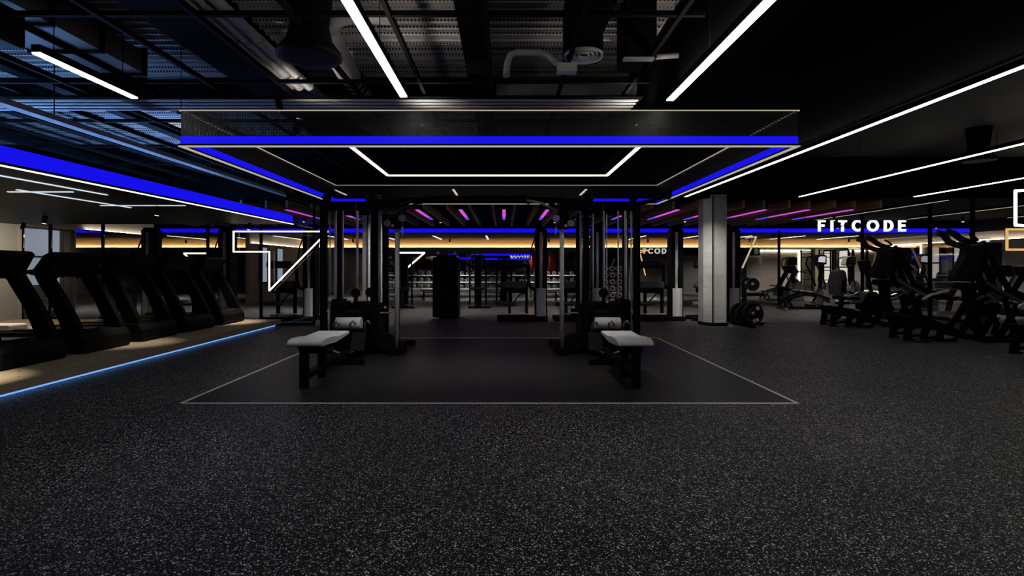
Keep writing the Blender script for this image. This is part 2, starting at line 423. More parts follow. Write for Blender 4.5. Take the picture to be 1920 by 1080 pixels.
for (xx, y0, y1, posts, lab, bot) in ((9.9, 19.2, 22.6, (19.2,), 'clear glass screen standing behind the stacked weight plates', 'silver'),
                                 (11.42, 13.0, 17.0, (13.0, 14.3, 17.0), 'glass screen with black posts between the leverage machines and the wall', 'beam')):
    g = thing('glass_screen', lab, 'glass screen', (xx, y0, 0))
    for p in posts: MB().bb(-0.035, 0.035, p - y0 - 0.035, p - y0 + 0.035, 0, 3.1 if y0 < 15 else 2.7).build('post', 'beam', g)
    MB().bb(-0.006, 0.006, 0.04, y1 - y0, 0.08, 2.25 if y0 < 15 else 2.6).build('pane', 'glassdim', g)
    MB().bb(-0.03, 0.03, 0.0, y1 - y0, 0, 0.08).build('bottom_rail', bot, g)

# ------------------------------------------------------------------ treadmill platform
pf = thing('platform', 'raised cream terrazzo platform with blue lit edge under the treadmills', 'platform', (0, 0, 0))
MB().bb(XL + 0.01, -5.25, 2.6, 12.55, 0.06, 0.162).build('slab', 'terrazzo', pf)
MB().bb(XL + 0.01, -5.42, 2.6, 12.50, 0.0, 0.06).build('plinth', 'beam', pf)
MB().bb(-5.42, -5.36, 2.6, 12.50, 0.012, 0.05).build('light_strip', 'led_step', pf)

# ------------------------------------------------------------------ floor line, LED box over the rig
ln = thing('floor_line', 'thin white rectangle line marked on the floor around the cable machines', 'floor marking', (0, 0, 0))
L_ = MB(); t = 0.017
for (x0, x1, y0, y1) in ((-3.3, 3.0, 5.45 - t, 5.45 + t), (-3.3, 3.0, 10.45 - t * 1.6, 10.45 + t * 1.6), (-3.3 - t, -3.3 + t, 5.45, 10.45), (3.0 - t, 3.0 + t, 5.45, 10.45)):
    L_.bb(x0, x1, y0, y1, 0.0035, 0.0065)
L_.build('line', 'letter', ln)

bx = thing('ceiling_light_frame', 'large hanging rectangular frame of black mesh with a blue light band', 'light frame', (-0.15, 7.95, 2.63))
hx, hy = 3.15, 2.5
sides = [((-hx, -hy), (hx, -hy)), ((hx, -hy), (hx, hy)), ((hx, hy), (-hx, hy)), ((-hx, hy), (-hx, -hy))]
for (a, b) in sides:
    ax, ay = a; bx_, by = b; dx, dy = bx_ - ax, by - ay
    horiz = abs(dx) > abs(dy)
    x0, x1 = min(ax, bx_), max(ax, bx_); y0, y1 = min(ay, by), max(ay, by)
    def side(t, z0, z1, e=0.0):
        return (MB().bb(x0 - e, x1 + e, y0 - t, y1 + t, z0, z1) if horiz else MB().bb(x0 - t, x1 + t, y0 + t, y1 - t, z0, z1))
    side(0.004, 0.10, 0.36).build('mesh_panel', 'perf', bx)
    side(0.012, 0.022, 0.10).build('blue_band', 'led_blue', bx)
    side(0.018, 0.004, 0.022, 0.018).build('bottom_rail', 'beam', bx)
    side(0.020, -0.006, 0.004, 0.02).build('bottom_light_line', 'led_thin', bx)
    side(0.016, 0.360, 0.368, 0.016).build('top_light_line', 'led_thin', bx)
for sx in (-1, 1):
    for sy in (-1, 1):
        MB().tube([(sx * hx, sy * hy, 0.36), (sx * hx, sy * hy, 1.36)], 0.004, 6).build('hanging_wire', 'beam', bx)
# white rectangular pendant within
rp = thing('pendant_light', 'white rectangular line light hanging inside the mesh frame', 'pendant light', (-0.12, 8.35, 3.05))
r_ = MB(); w = 0.025
for (x0, x1, y0, y1) in ((-1.97, 1.97, -1.25 - w, -1.25 + w), (-1.97, 1.97, 1.25 - w, 1.25 + w), (-1.97 - w, -1.97 + w, -1.25, 1.25), (1.97 - w, 1.97 + w, -1.25, 1.25)):
    r_.bb(x0, x1, y0, y1, -0.02, 0.0)
r_.build('diffuser', 'led_bright', rp)
r_ = MB()
for (x0, x1, y0, y1) in ((-1.99, 1.99, -1.28, -1.22), (-1.99, 1.99, 1.22, 1.28), (-2.0, -1.94, -1.25, 1.25), (1.94, 2.0, -1.25, 1.25)):
    r_.bb(x0, x1, y0, y1, 0.0, 0.05)
r_.build('housing', 'beam', rp)
for sx in (-1, 1): MB().tube([(sx * 1.97, 0, 0.05), (sx * 1.97, 0, 0.95)], 0.004, 6).build('hanging_wire', 'beam', rp)

# ------------------------------------------------------------------ line lights
def strip(x, y0, y1, z, w, label, group=None, m='led', up=True, top=ZC, name='line_light', hw=None):
    t = thing(name, label, 'line light', (x, y0, z), 0, group); L = y1 - y0; hw = hw or w
    MB().bb(-w / 2, w / 2, 0, L, -0.012, 0.0).build('diffuser', m, t)
    MB().bb(-hw / 2 - 0.006, hw / 2 + 0.006, 0, L, 0.0, 0.06).build('housing', 'beam', t)
    if up: MB().bb(-w / 4, w / 4, 0.1, L - 0.1, 0.061, 0.064).build('added_upper_glow', 'led_fill_up', t)  # glowing top face added so the strip also brightens the ceiling
    if top:
        for q in (0.15, 0.85): MB().tube([(0, L * q, 0.06), (0, L * q, top - z)], 0.004, 6).build('hanging_wire', 'beam', t)
    return t
strip(-0.97, -1.5, 5.16, 3.05, 0.065, 'wide white line light at top left of the mesh frame, seen from below', group=None)
strip(1.64, -1.5, 5.27, 3.05, 0.065, 'white line light along the edge of the black soffit above the floor', None, up=True)
strip(4.27, -1.5, 12.55, 3.05, 0.04, 'longest white line light, on the far edge of the black soffit', None, up=False)
strip(6.95, -1.5, 12.55, 3.05, 0.036, 'white line light running toward the sign, second from the soffit', None, up=False)
strip(9.65, -1.5, 12.55, 3.05, 0.036, 'white line light over the leverage machines, third from the soffit', None, up=False)
strip(-3.6, 4.1, 5.2, 3.05, 0.06, 'short white line light hanging in the blue lit ceiling corner', None, up=False)
for i, x in enumerate((-3.62, -1.08, 1.75)):
    strip(x, 11.35, 12.25, 3.05, 0.045, ['left', 'middle', 'right'][i] + ' one of three short line lights behind the mesh frame', 'short lights behind the mesh frame', m='led_bright', up=False)
for i, (x, y0, y1) in enumerate(((14.0, 13.2, 18.5), (17.0, 13.5, 18.0), (11.0, 13.2, 18.8))):
    strip(x, y0, y1, 3.05, 0.025, ['middle', 'outermost', 'innermost'][i] + ' of three thin line lights beyond the glass screen posts', 'thin lights by the right wall', m='led_thin', up=False, top=3.1)
# wood ceiling lights
for i, k in enumerate(range(-6, 8)):
    x = -0.72 + 2.15 * k
    if x < -16 or x > 16: continue
    strip(x, 21.6, 24.4, 2.655, 0.06, ordw(i) + ' white light from the left under the far wooden ceiling', 'lights under the far wooden ceiling', m='led_bright', up=False, top=None)

# canopy above treadmills
cn = thing('canopy', 'dark canopy with a broad blue light band over the treadmills', 'canopy', (0, 0, 0))
MB().bb(XL, -5.0, 1.5, 12.55, 2.40, 2.44).build('underside_panel', mat('dark_blue_gloss_panel', (0.003, 0.008, 0.020), 0.5, spec=0.08, noise=0.2, nscale=1.5), cn)
MB().bb(-5.0, -4.97, 1.5, 12.55, 2.435, 2.60).build('blue_band', 'led_blue', cn)
MB().bb(-5.02, -4.96, 1.5, 12.57, 2.405, 2.435).build('lower_rail', 'beam', cn)
MB().bb(-5.0, -4.955, 1.5, 12.57, 2.397, 2.405).build('light_line', 'led_bright', cn)
MB().bb(XL, -5.0, 12.5, 12.55, 2.44, 2.60).build('end_board', 'beam', cn)
MB().bb(-6.6, -6.54, 3.2, 12.3, 2.50, 2.53).build('cove_light', 'led_fill_blue', cn)  # unseen blue strip, added to tint the ceiling above
for i, (x0, x1, y0, y1, lab) in enumerate(((-5.53, -5.49, 3.0, 7.4, 'cool white ceiling line nearest the blue band over the treadmills'),
                              (-6.32, -6.28, 6.9, 9.0, 'cool white ceiling line running over the treadmill consoles'),
                              (-6.6, -5.74, 7.08, 7.12, 'short crosswise white ceiling line over the nearest treadmill'),
                              (-6.58, -5.2, 8.68, 8.72, 'crosswise white ceiling line over the second treadmill'))):
    t = thing('canopy_light', lab, 'line light', (x0, y0, 2.40), 0, 'white lines under the canopy')
    MB().bb(0, x1 - x0, 0, y1 - y0, -0.01, 0.0).build('diffuser', 'led_cool', t)

# ------------------------------------------------------------------ exposed ceiling services
grid = MB()
gy = [-1.96 + 1.55 * k for k in range(9)]
for y in gy: 
    if y < 12.5: grid.bb(XL, 1.6, y - 0.018, y + 0.018, 3.39, 3.43)
for k in range(-13, 3):
    x = -0.14 + 0.77 * k
    grid.bb(x - 0.018, x + 0.018, YB, 12.55, 3.38, 3.43)
g_ = tag(grid.build('ceiling_grid', 'beam'), 'black open suspension grid hanging under the ribbed ceiling', 'ceiling grid')
for i, (x0, x1, z0, z1) in enumerate(((-3.2, -2.62, 3.6, 3.98), (-0.42, -0.16, 3.6, 4.0))):
    struct(MB().bb(x0, x1, YB, 12.6, z0, z1).build('ceiling_beam', 'soffit'))
for i, (y0, y1, z0) in enumerate(((7.25, 7.5, 3.62), (11.4, 11.65, 3.62), (3.0, 3.2, 3.7))):
    struct(MB().bb(XL, 1.7, y0, y1, z0, ZC).build('ceiling_beam', 'beam'))
for i, x in enumerate((-2.47, -2.36, -2.25)):
    pts = [(x, 2.0 + k * 0.415, 3.48) for k in range(12)]
    mb = MB().tube(pts, 0.046, 14)
    for k in (3, 7, 10): mb.tube([(x, 2.0 + k * 0.415 - 0.04, 3.48), (x, 2.0 + k * 0.415 + 0.04, 3.48)], 0.052, 14)
    tag(mb.build('insulated_pipe', 'galv'), ['leftmost', 'middle', 'rightmost'][i] + ' of three parallel grey pipes along the ceiling', 'pipe', 'three parallel ceiling pipes')
for i in range(4):
    y = 6.17 + 0.12 * i
    mb = MB().bb(XL, 1.55, y - 0.018, y + 0.018, 3.315, 3.33)
    tag(mb.build('conduit', 'galv'), ORD[i] + ' of four flat metal trunkings just above the mesh frame, counted from the front', 'conduit', 'metal trunkings above the mesh frame')
tag(MB().bb(XL, 1.6, 6.10, 6.60, 3.345, 3.36).build('dark_backing', 'soffit'), 'flat black sheet added to darken the gaps between the four metal trunkings', 'cable tray')  # backing added so the trunking gaps stay dark against the lit deck
# spiral duct crosswise
mb = MB(); pts = []; rr = []
for k in range(140):
    pts.append((-0.10 + k * 0.0172, 6.95, 3.72)); rr.append(0.125 + (0.006 if k % 3 == 0 else 0))
mb.tube(pts, rr, 20)
tag(mb.build('spiral_duct', 'galv'), 'ribbed round duct crossing the ceiling above the mesh frame', 'air duct')
# duct with flexible elbow
fd = thing('flexible_duct', 'grey round duct with bands and a side branch left of the wide line light', 'air duct', (0, 0, 0))
MB().tube([(-1.72, 4.95, 3.74), (-1.73, 5.1, 3.72), (-1.75, 5.3, 3.68), (-1.82, 6.2, 3.66), (-1.86, 7.1, 3.66)], [0.09, 0.11, 0.13, 0.13, 0.12], 20).build('duct_body', 'galv', fd)
MB().tube([(-1.74, 5.15, 3.66), (-1.55, 4.95, 3.70), (-1.35, 4.9, 3.72), (-1.05, 4.95, 3.72)], 0.075, 16).build('duct_branch', 'galv', fd)
for y in (5.45, 5.6, 6.35, 6.5, 6.65): MB().lathe([(0.135, -0.02), (0.142, 0), (0.135, 0.02)], (-1.82 + (5.9 - y) * 0.02, y, 3.66), 'Y', 20).build('band', 'beam', fd)
# n-shaped pipe with box
npi = thing('bent_pipe', 'pale bent pipe with a short drop next to the round ceiling diffuser', 'pipe', (0, 0, 0))
MB().tube([(0.02, 5.05, 3.20), (0.03, 5.05, 3.32), (0.06, 5.05, 3.40), (0.12, 5.05, 3.43), (0.33, 5.05, 3.43), (0.42, 5.04, 3.40), (0.48, 5.02, 3.33), (0.53, 5.0, 3.28)], 0.032, 14).build('pipe_run', 'galv', npi)
MB().bb(0.50, 0.68, 4.96, 5.06, 3.22, 3.30).build('junction_box', 'whiteplate', npi)
# round diffuser
df = thing('round_diffuser', 'round ringed air diffuser under a black hanging duct', 'air diffuser', (0.76, 5.1, 3.40))
for r in (0.185, 0.14, 0.10, 0.06):
    MB().lathe([(r, 0.03), (r, 0), (r - 0.022, 0.012), (r - 0.022, 0.03)], (0, 0, 0 if r > 0.15 else 0.01)).build('ring', 'whiteplate', df)
MB().bb(-0.17, 0.17, -0.1, 0.25, 0.03, 0.6).build('duct_drop', 'beam', df)
MB().bb(-0.19, 0.12, -2.6, -0.12, 0.06, 0.55).build('duct_run', 'beam', df)
cb = thing('control_box', 'black ceiling box with pale edges near the soffit line light', 'ceiling box', (1.30, 5.2, 3.36))
MB().bb(-0.15, 0.15, -0.15, 0.25, 0.02, 0.62, bev=0.01).build('casing', 'beam', cb)
MB().bb(-0.17, 0.12, -0.17, -0.10, 0.0, 0.02).build('edge_plate', 'galv', cb)
MB().tube([(0.15, 0.0, 0.08), (0.3, 0.02, 0.1), (0.42, 0.0, 0.1)], 0.025, 12).build('coupling', 'galv', cb)
# black drums
for i, (x, y, z, lab) in enumerate(((-1.66, 4.55, 3.2, 'black hanging drum diffuser between the pipes and the wide line light'),
                                    (8.9, 10.0, 3.4, 'black hanging drum over the leverage machines'))):
    d_ = thing('drum_diffuser', lab, 'air diffuser', (x, y, z))
    MB().lathe([(0.20, 0.6), (0.16, 0.25), (0.19, 0.12), (0.26, 0.03), (0.26, 0.0)], (0, 0, 0)).build('drum', 'beam', d_)
    MB().lathe([(0.27, 0.0), (0.27, -0.015), (0.2, -0.02)], (0, 0, 0)).build('rim', 'plastic', d_)
# rectangular duct on the left, louver, tray
rd = thing('rectangular_duct', 'brown grey flanged rectangular duct in the blue lit ceiling', 'air duct', (0, 0, 0))
MB().bb(-4.8, -4.1, 4.4, 6.05, 3.60, 3.85).build('duct_body', mat('warm_grey_sheet', (0.13, 0.11, 0.09), 0.6, 0.2, noise=0.2, nscale=30), rd)
for y in (4.2, 4.8, 5.4, 6.05): MB().bb(-4.83, -4.07, y, y + 0.04, 3.57, 3.88).build('flange', 'beam', rd)
lv = MB()
for k in range(7): lv.box((-3.95, 6.25 + k * 0.05, 3.6 + 0.02 * k), (0.45, 0.03, 0.012), (0.5, 0, 0))
tag(lv.build('louver', 'galv'), 'slatted metal louver at the end of the rectangular duct', 'louver')
ct = thing('cable_tray', 'long pale blue lit cable tray above the blue band of the canopy', 'cable tray', (0, 0, 0))
MB().bb(-5.12, -5.0, 1.5, 12.5, 3.03, 3.05).build('tray_floor', 'galv', ct)
MB().bb(-5.0, -4.99, 1.5, 12.5, 3.03, 3.09).build('tray_side', 'galv', ct)
for y in (3, 6, 9, 12): MB().tube([(-5.06, y, 3.05), (-5.06, y, 4.0)], 0.006, 6).build('hanging_rod', 'beam', ct)
for i, (px, py, dd, w_, h_) in enumerate(((-4.25, 4.25, 3.25, 0.35, 0.3), (-6.2, 5.5, 3.35, 0.55, 0.35), (-3.3, 3.1, 3.4, 0.5, 0.4))):
    u = thing('fan_unit', ['black ceiling fan unit above the short line light', 'dark fan unit with a row of studs near the cable tray', 'black fan unit high in the left ceiling'][i], 'ceiling unit', (px, py, dd))
    MB().bb(-w_ / 2, w_ / 2, -0.2, 0.3, 0, h_, bev=0.02).build('casing', 'plastic', u)
    MB().lathe([(0.12, -0.01), (0.12, 0.02), (0.08, 0.02)], (0, 0.05, 0)).build('grille', 'beam', u)
    for sx in (-1, 1): MB().tube([(sx * w_ * 0.4, 0, h_), (sx * w_ * 0.4, 0, ZC - dd)], 0.006, 6).build('hanging_rod', 'beam', u)
for i, (x, z) in enumerate(((-5.55, 3.6), (-6.9, 3.55), (-8.6, 3.6))):
    tag(MB().bb(x - 0.09, x + 0.09, 2.0, 12.3, z, z + 0.12).build('black_trunking', 'beam'), ['inner', 'middle', 'outer'][i] + ' black trunking running through the blue lit ceiling', 'trunking', 'black trunkings in the blue ceiling')

# ------------------------------------------------------------------ baffle ceiling with magenta lights
for i in range(38):
    x = -11.1 + 0.555 * i
    if x > 9.3: break
    if abs(((x - 0.0) / 1.11) - round(x / 1.11)) < 0.12: x += 0.0
    tag(MB().bb(x - 0.03 + 0.27, x + 0.03 + 0.27, 12.95 + (0.12 if i % 2 else 0), 18.9, 2.83, 3.02).build('wooden_baffle', 'walnut'),
        'brown wooden baffle in the slatted ceiling, %s from the left' % ordw(i), 'ceiling baffle', 'wooden baffles of the slatted ceiling')
for i, k in enumerate(range(-9, 9)):
    x = 1.11 * k
    t = thing('magenta_light', 'magenta to blue line light between the wooden baffles, %s from the left' % ordw(i), 'line light', (x, 13.6, 2.86), 0, 'magenta lights in the slatted ceiling')
    MB().bb(-0.045, 0.045, 0, 2.0, -0.02, 0.0).build('magenta_diffuser', 'led_pink', t)
    MB().bb(-0.045, 0.045, 2.0, 2.8, -0.02, 0.0).build('blue_diffuser', 'led_violet', t)
    MB().bb(-0.05, 0.05, 0, 2.8, 0.0, 0.24).build('housing', 'beam', t)
# blue band far
bb_ = thing('blue_light_band', 'long thin blue light band crossing the whole gym behind the slatted ceiling', 'light band', (0, 20, 2.68))
MB().bb(-20.9, XR, 0, 0.03, 0.0, 0.15).build('diffuser', 'led_blue', bb_)
MB().bb(-20.9, XR, 0.03, 0.1, -0.02, 0.40).build('backing', 'soffit', bb_)
struct(MB().bb(-20.9, XR, 20.11, 25.0, 2.68, 2.72).build('ceiling_wood', 'darkoak'))
# amber cove panel
for (x0, x1) in ((-20.9, -9.62), (-9.6, XR)):
    struct(MB().bb(x0, x1, 25.0, 25.12, 2.26, 2.70).build('trim_4', 'oak'))
cv = thing('cove_light', 'warm light strip below the amber wooden panel across the back', 'cove light', (0, 24.9, 2.25))
MB().bb(-20.9, XR, 0.045, 0.075, 0.012, 0.025).build('diffuser', 'led_amber', cv)
MB().bb(-20.9, XR, -0.03, 0.1, 0.0, 0.012).bb(-20.9, XR, -0.03, -0.02, 0.012, 0.05).build('shelf', 'beam', cv)  # front lip added to hide the strip and shape its wash
# mirror wall at the back
mw = thing('mirror_wall', 'dark mirror panels along the back wall behind the dumbbell racks', 'mirror', (0, YF - 0.03, 0))
for k in range(9):
    x0 = -9.0 + k * 1.75
    MB().bb(x0, x0 + 1.73, 0, 0.02, 0.25, 2.25).build('mirror_panel', 'mirror', mw)
struct(MB().bb(-9.6, -9.45, 19.8, YF, 0, 2.68).build('wall_inner', 'cream'))
t = thing('wall_washer', 'warm light strip on the inner cream wall left of the cable machines', 'cove light', (-9.44, 19.9, 2.28))
MB().bb(0.03, 0.05, 0, 5.0, 0, 0.015).build('diffuser', 'led_warm', t)
MB().bb(0, 0.06, 0, 5.0, -0.02, 0.0).build('shelf', 'beam', t)
# white windows in that inner wall
for i, (y0, y1) in enumerate(((20.6, 21.2), (22.2, 22.7))):
    w = struct(MB().bb(-9.45, -9.43, y0 - 0.05, y1 + 0.05, 0.75, 2.2).build('window_%d' % (i + 2), 'beam'))
    MB().bb(-9.43, -9.42, y0, y1, 0.8, 2.15).build('pane', 'day', w)
# bulkhead wash light on left cream bulkhead
t = thing('bulkhead_light', 'hidden warm strip lighting the cream bulkhead beyond the window', 'cove light', (XL + 0.02, 14.6, 2.42))
MB().bb(0.03, 0.05, 0, 2.9, 0.0, 0.012).build('diffuser', 'led_warm', t)
MB().bb(0, 0.07, 0, 2.9, -0.03, 0.0).build('shelf', 'beam', t)

# ------------------------------------------------------------------ right wall fittings
struct(MB().bb(XR - 0.03, XR, 12.6, 27.0, 2.68, 3.1).build('trim_5', 'darkwall'))
t = thing('wall_light_strip', 'warm strip washing the top of the right cream wall', 'cove light', (XR - 0.04, 17.0, 2.36))
MB().bb(-0.05, -0.03, 0, 7.9, 0, 0.015).build('diffuser', 'led_warm', t)
MB().bb(-0.06, 0.04, 0, 7.9, -0.02, 0.0).build('shelf', 'beam', t)
nc = thing('lit_niche', 'dark mirrored niche with a bright light outline on the right wall', 'niche', (XR - 0.05, 22.35, 0))
MB().bb(0.0, 0.03, 0.0, 4.6, 0.35, 2.3).build('mirror_panel', 'mirror', nc)
MB().bb(-0.03, 0.0, -0.08, 0.0, 0.35, 2.36).build('side_light', 'led_bright', nc)
MB().bb(-0.03, 0.0, -0.08, 4.6, 2.28, 2.36).build('top_light', 'led_bright', nc)
MB().bb(-0.30, 0.03, 0.0, 4.6, 0.30, 0.36).build('ledge', 'whiteplate', nc)
MB().bb(-0.28, -0.26, 0.1, 4.5, 0.1, 0.28).build('ledge_light', 'led_bright', nc)
for k in range(5): MB().bb(-0.05, 0.0, 0.1 + k * 1.05, 0.16 + k * 1.05, 0.36, 2.28).build('frame_bar', 'beam', nc)
for i, (y0, y1, z0, z1) in enumerate(((21.4, 21.85, 0.9, 2.2), (20.35, 20.7, 0.9, 2.2), (27.1, 27.8, 0.5, 2.25), (28.4, 29.1, 0.5, 2.25))):
    mb = MB().bb(XR - 0.03, XR - 0.02, y0 - 0.3, y0, z0 - 0.1, z1 + 0.05)
    for y in (y0 - 0.06, y1): mb.bb(XR - 0.05, XR, y, y + 0.06, z0, z1)
    for z in (z0, (z0 + z1) / 2, z1): mb.bb(XR - 0.05, XR, y0, y1, z - 0.03, z + 0.03)
    w = struct(mb.build('window_%d' % (i + 4), 'beam'))
    MB().bb(XR - 0.02, XR - 0.01, y0, y1, z0, z1).build('pane', 'daywarm', w)
dd = struct(MB().bb(XR - 0.03, XR, 18.75, 19.6, 0, 2.25).build('door_1', 'darkwall'))
MB().tube([(XR - 0.06, 18.85, 0.9), (XR - 0.06, 18.85, 1.4)], 0.015, 8).build('door_handle', 'steel', dd)
sg = tag(MB().bb(XR - 0.03, XR - 0.02, 19.2, 19.7, 2.3, 2.42).build('wall_sign', 'daywarm'), 'small lit pale sign above the dark door on the right wall', 'sign')
# back wall, right part: cream panel with light
struct(MB().bb(13.6, 16.6, YF - 0.06, YF, 0, 2.3).build('wall_panel', 'cream'))
t = thing('wall_tube', 'upright light tube on the cream back wall panel', 'wall light', (16.55, YF - 0.1, 0.5))
MB().bb(0, 0.04, 0, 0.03, 0, 1.7).build('diffuser', 'led_warm', t)
t = thing('wall_tube', 'horizontal bright light above the wall bars in the back corner', 'wall light', (14.6, YF - 0.12, 2.28))
MB().bb(-0.5, 2.6, 0, 0.03, 0, 0.04).build('diffuser', 'led_warm', t)
for i, x in enumerate((16.75, 17.15)):
    wb = thing('wall_bars', ['inner', 'outer'][i] + ' black climbing frame in the bright back corner', 'wall bars', (x, 29.0 - i, 0), 0, 'wall bars in the back corner')
    MB().bb(-0.03, 0.03, -0.03, 0.03, 0, 2.3).build('post', 'beam', wb); MB().bb(-0.63, -0.57, -0.03, 0.03, 0, 2.3).build('post', 'beam', wb)
    for z in (0.7, 1.2, 1.9, 2.1, 2.27): MB().bb(-0.6, 0, -0.02, 0.02, z - 0.02, z + 0.02).build('rung', 'beam', wb)

# ------------------------------------------------------------------ signs
def sign(word, x0, y, z0, h, total, m, label, flip=False, back=False):
    s = thing('letter_sign', label, 'sign', (x0, y, z0))
    t = h * 0.2
    ls, w0 = block_letters(word, h, 0.0, t, 0.05); [l.b.free() for l in ls]
    adv = (total - w0) / (len(word) - 1)
    ls, w = block_letters(word, h, adv, t, 0.05, flip=flip)
    for l in ls: l.build('letter', m, s)
    return s
s = sign('FITCODE', X_(1534, 19.6), 19.6, Z_(434, 19.6), 0.43, 3.22, 'sign', 'large bright white letter sign hanging beyond the slatted ceiling')
for x in (0.1, 1.6, 3.1): MB().tube([(x, 0.02, 0.43), (x, 0.02, 3.1 - Z_(434, 19.6))], 0.006, 6).build('hanging_wire', 'beam', s)
s = sign('FITCODE', X_(1188, 25.4), 25.3, Z_(476, 25.4), 0.27, 1.78, 'sign_dim', 'smaller white letter sign on a black board under the amber panel')
MB().bb(-2.0, 6.0, 0.04, 0.08, -0.08, 0.34).build('board', 'beam', s)
sign('FITCODE', X_(995, 29.8), 29.85, Z_(486, 29.8), 0.2, 1.15, 'sign_dim', 'small reversed white letters built as a reflection in the back mirror', flip=True)  # mirror reflection modelled as glowing letters
# blue mirror reflections, modelled as glowing bars
for i, (px0, px1, py0, py1) in enumerate(((862, 890, 483, 486), (908, 1012, 476, 479), (908, 996, 484, 487))):
    tag(MB().bb(X_(px0, 29.7), X_(px1, 29.7), 29.70, 29.73, Z_(py1, 29.7), Z_(py0, 29.7)).build('blue_reflection_bar', 'led_blue'),
        ['short modelled blue reflection behind the black cabinet machine', 'upper modelled blue reflection on the back wall around the reversed letters', 'lower modelled blue reflection on the back wall around the reversed letters'][i], 'wall light', 'modelled blue reflections on the back wall')

# ------------------------------------------------------------------ LED wall art
def art(pts, y, m, w, label, closed=True):
    P = [Vector((X_(a, y), 0, Z_(b, y))) for a, b in pts]; o = P[0].copy()
    t = thing('light_art', label, 'light art', (o.x, y, o.z))
    P = [p - o for p in P]
    if closed: P.append(P[0])
    MB().path(P, w, 0.03).build('light_tube', m, t)
    Q = [p + Vector((0, 0.03, 0)) for p in P]
    MB().path(Q, w * 0.8, 0.02).build('channel', 'beam', t)
    return t
art([(438, 434), (615, 434), (505, 545), (505, 472), (438, 472)], 12.62, 'led_bright', 0.028, 'white line light art of a box and a diagonal on the glass by the treadmills')
art([(745, 474), (796, 474), (757, 508)], 24.5, 'led_bright', 0.07, 'white angled light art behind the black cabinet machine', False)
art([(345, 475), (388, 475), (345, 475), (369, 500)], 19.0, 'led_bright', 0.05, 'small white arrow light art seen between the treadmill consoles', False)
art([(1398, 446), (1418, 444), (1392, 502)], 18.6, 'led_thin', 0.05, 'thin pale angled light art beside the weight plates', False)
art([(1200, 470), (1216, 469), (1200, 474), (1210, 516)], 24.0, 'led_amberline', 0.045, 'thin amber angled light art under the smaller letter sign', False)
art([(1904, 358), (1990, 352), (1990, 428), (1904, 422)], 12.4, 'led_bright', 0.06, 'white square light frame at the far right edge')
art([(1888, 430), (1985, 430), (1985, 468), (1888, 468)], 12.5, 'led_amberline', 0.05, 'amber rectangular light frame below the white one at the far right')

# ------------------------------------------------------------------ columns
def column(x, y, n, label):
    c = thing('column', label, 'column', (x, y, 0)); a = 0.25
    MB().prism([(-a, -0.08), (-0.09, -a), (a - 0.02, -a), (a, -a + 0.02), (a, a), (-a, a)], 0.07, 3.1, 'Z').build('shaft', 'column', c)
    MB().prism([(-a - .01, -0.09), (-0.09, -a - .01), (a + .01, -a - .01), (a + .01, a + .01), (-a - .01, a + .01)], 0.0, 0.08, 'Z').build('base', 'beam', c)
    MB().box((-0.09, -a - 0.002, 1.58), (0.022, 0.02, 3.0)).build('slot', 'beam', c)
    for xx in (-0.065, a - 0.03): MB().box((xx, -a - 0.004, 1.58), (0.02, 0.012, 3.0)).build('edge_strip', 'silver', c)
    c['kind'] = 'structure'
    return c
column(X_(1342, 12.6), 12.6 + 0.2, 1, 'ribbed silver column beside the stacked weight plates')
column(X_(697, 12.6), 12.6 + 0.2, 2, 'ribbed silver column behind the left cable tower')

# ------------------------------------------------------------------ treadmills
def treadmill():
    t = thing('treadmill', 'black treadmill nearest the camera in the row on the platform', 'treadmill', (0, 0, 0), 0, 'treadmills on the platform')
    # local: user faces +X ; front of the motor cover at x=0 ; y is width
    MB().prism([(-0.75, 0.0), (0.0, 0.0), (0.03, 0.05), (0.02, 0.20), (-0.05, 0.29), (-0.35, 0.31), (-0.75, 0.24)], -0.47, 0.47, 'Y', bev=0.015).build('motor_cover', 'plastic', t)
    MB().bb(-2.15, -0.7, -0.46, -0.30, 0.02, 0.20, bev=0.02).build('side_rail', 'plastic', t)
    MB().bb(-2.15, -0.7, 0.30, 0.46, 0.02, 0.20, bev=0.02).build('side_rail', 'plastic', t)
    MB().bb(-2.12, -0.72, -0.30, 0.30, 0.06, 0.17, bev=0.01).build('belt', 'rubber', t)
    for y in (-0.44, 0.44): MB().bb(-2.05, -0.75, y - 0.012, y + 0.012, 0.199, 0.207).build('rail_trim', 'silver', t)
    for y in (-0.40, 0.40):
        MB().prism([(-0.0, 0.02), (-0.22, 0.02), (-0.29, 0.32), (-0.46, 0.70), (-0.66, 1.02), (-0.74, 1.16), (-0.60, 1.22), (-0.50, 1.14), (-0.30, 0.80), (-0.10, 0.42), (-0.02, 0.20)], y - 0.045, y + 0.045, 'Y', bev=0.012).build('upright', 'black', t)
        MB().tube([(-0.50, y, 1.14), (-0.75, y, 1.17), (-1.05, y, 1.14), (-1.12, y, 1.06)], 0.032, 10).build('handrail', 'black', t)
    MB().prism([(-0.40, 1.44), (-0.36, 1.40), (-0.48, 1.18), (-0.56, 1.10), (-0.80, 1.12), (-0.72, 1.22), (-0.60, 1.40), (-0.50, 1.45)], -0.43, 0.43, 'Y', bev=0.015).build('console', 'plastic', t)
    MB().prism([(-0.615, 1.385), (-0.72, 1.235), (-0.73, 1.24), (-0.625, 1.39)], -0.30, 0.30, 'Y').build('display', 'gloss', t)
    MB().tube([(-0.66, -0.42, 1.12), (-0.66, 0.42, 1.12)], 0.04, 10).build('crossbar', 'black', t)
    MB().bb(-0.6, -0.2, -0.15, 0.15, 0.30, 0.325, bev=0.01).build('cover_lid', 'gloss', t)
    return t
tm = treadmill(); tl = ['first and nearest', 'second', 'middle', 'fourth', 'fifth and farthest']
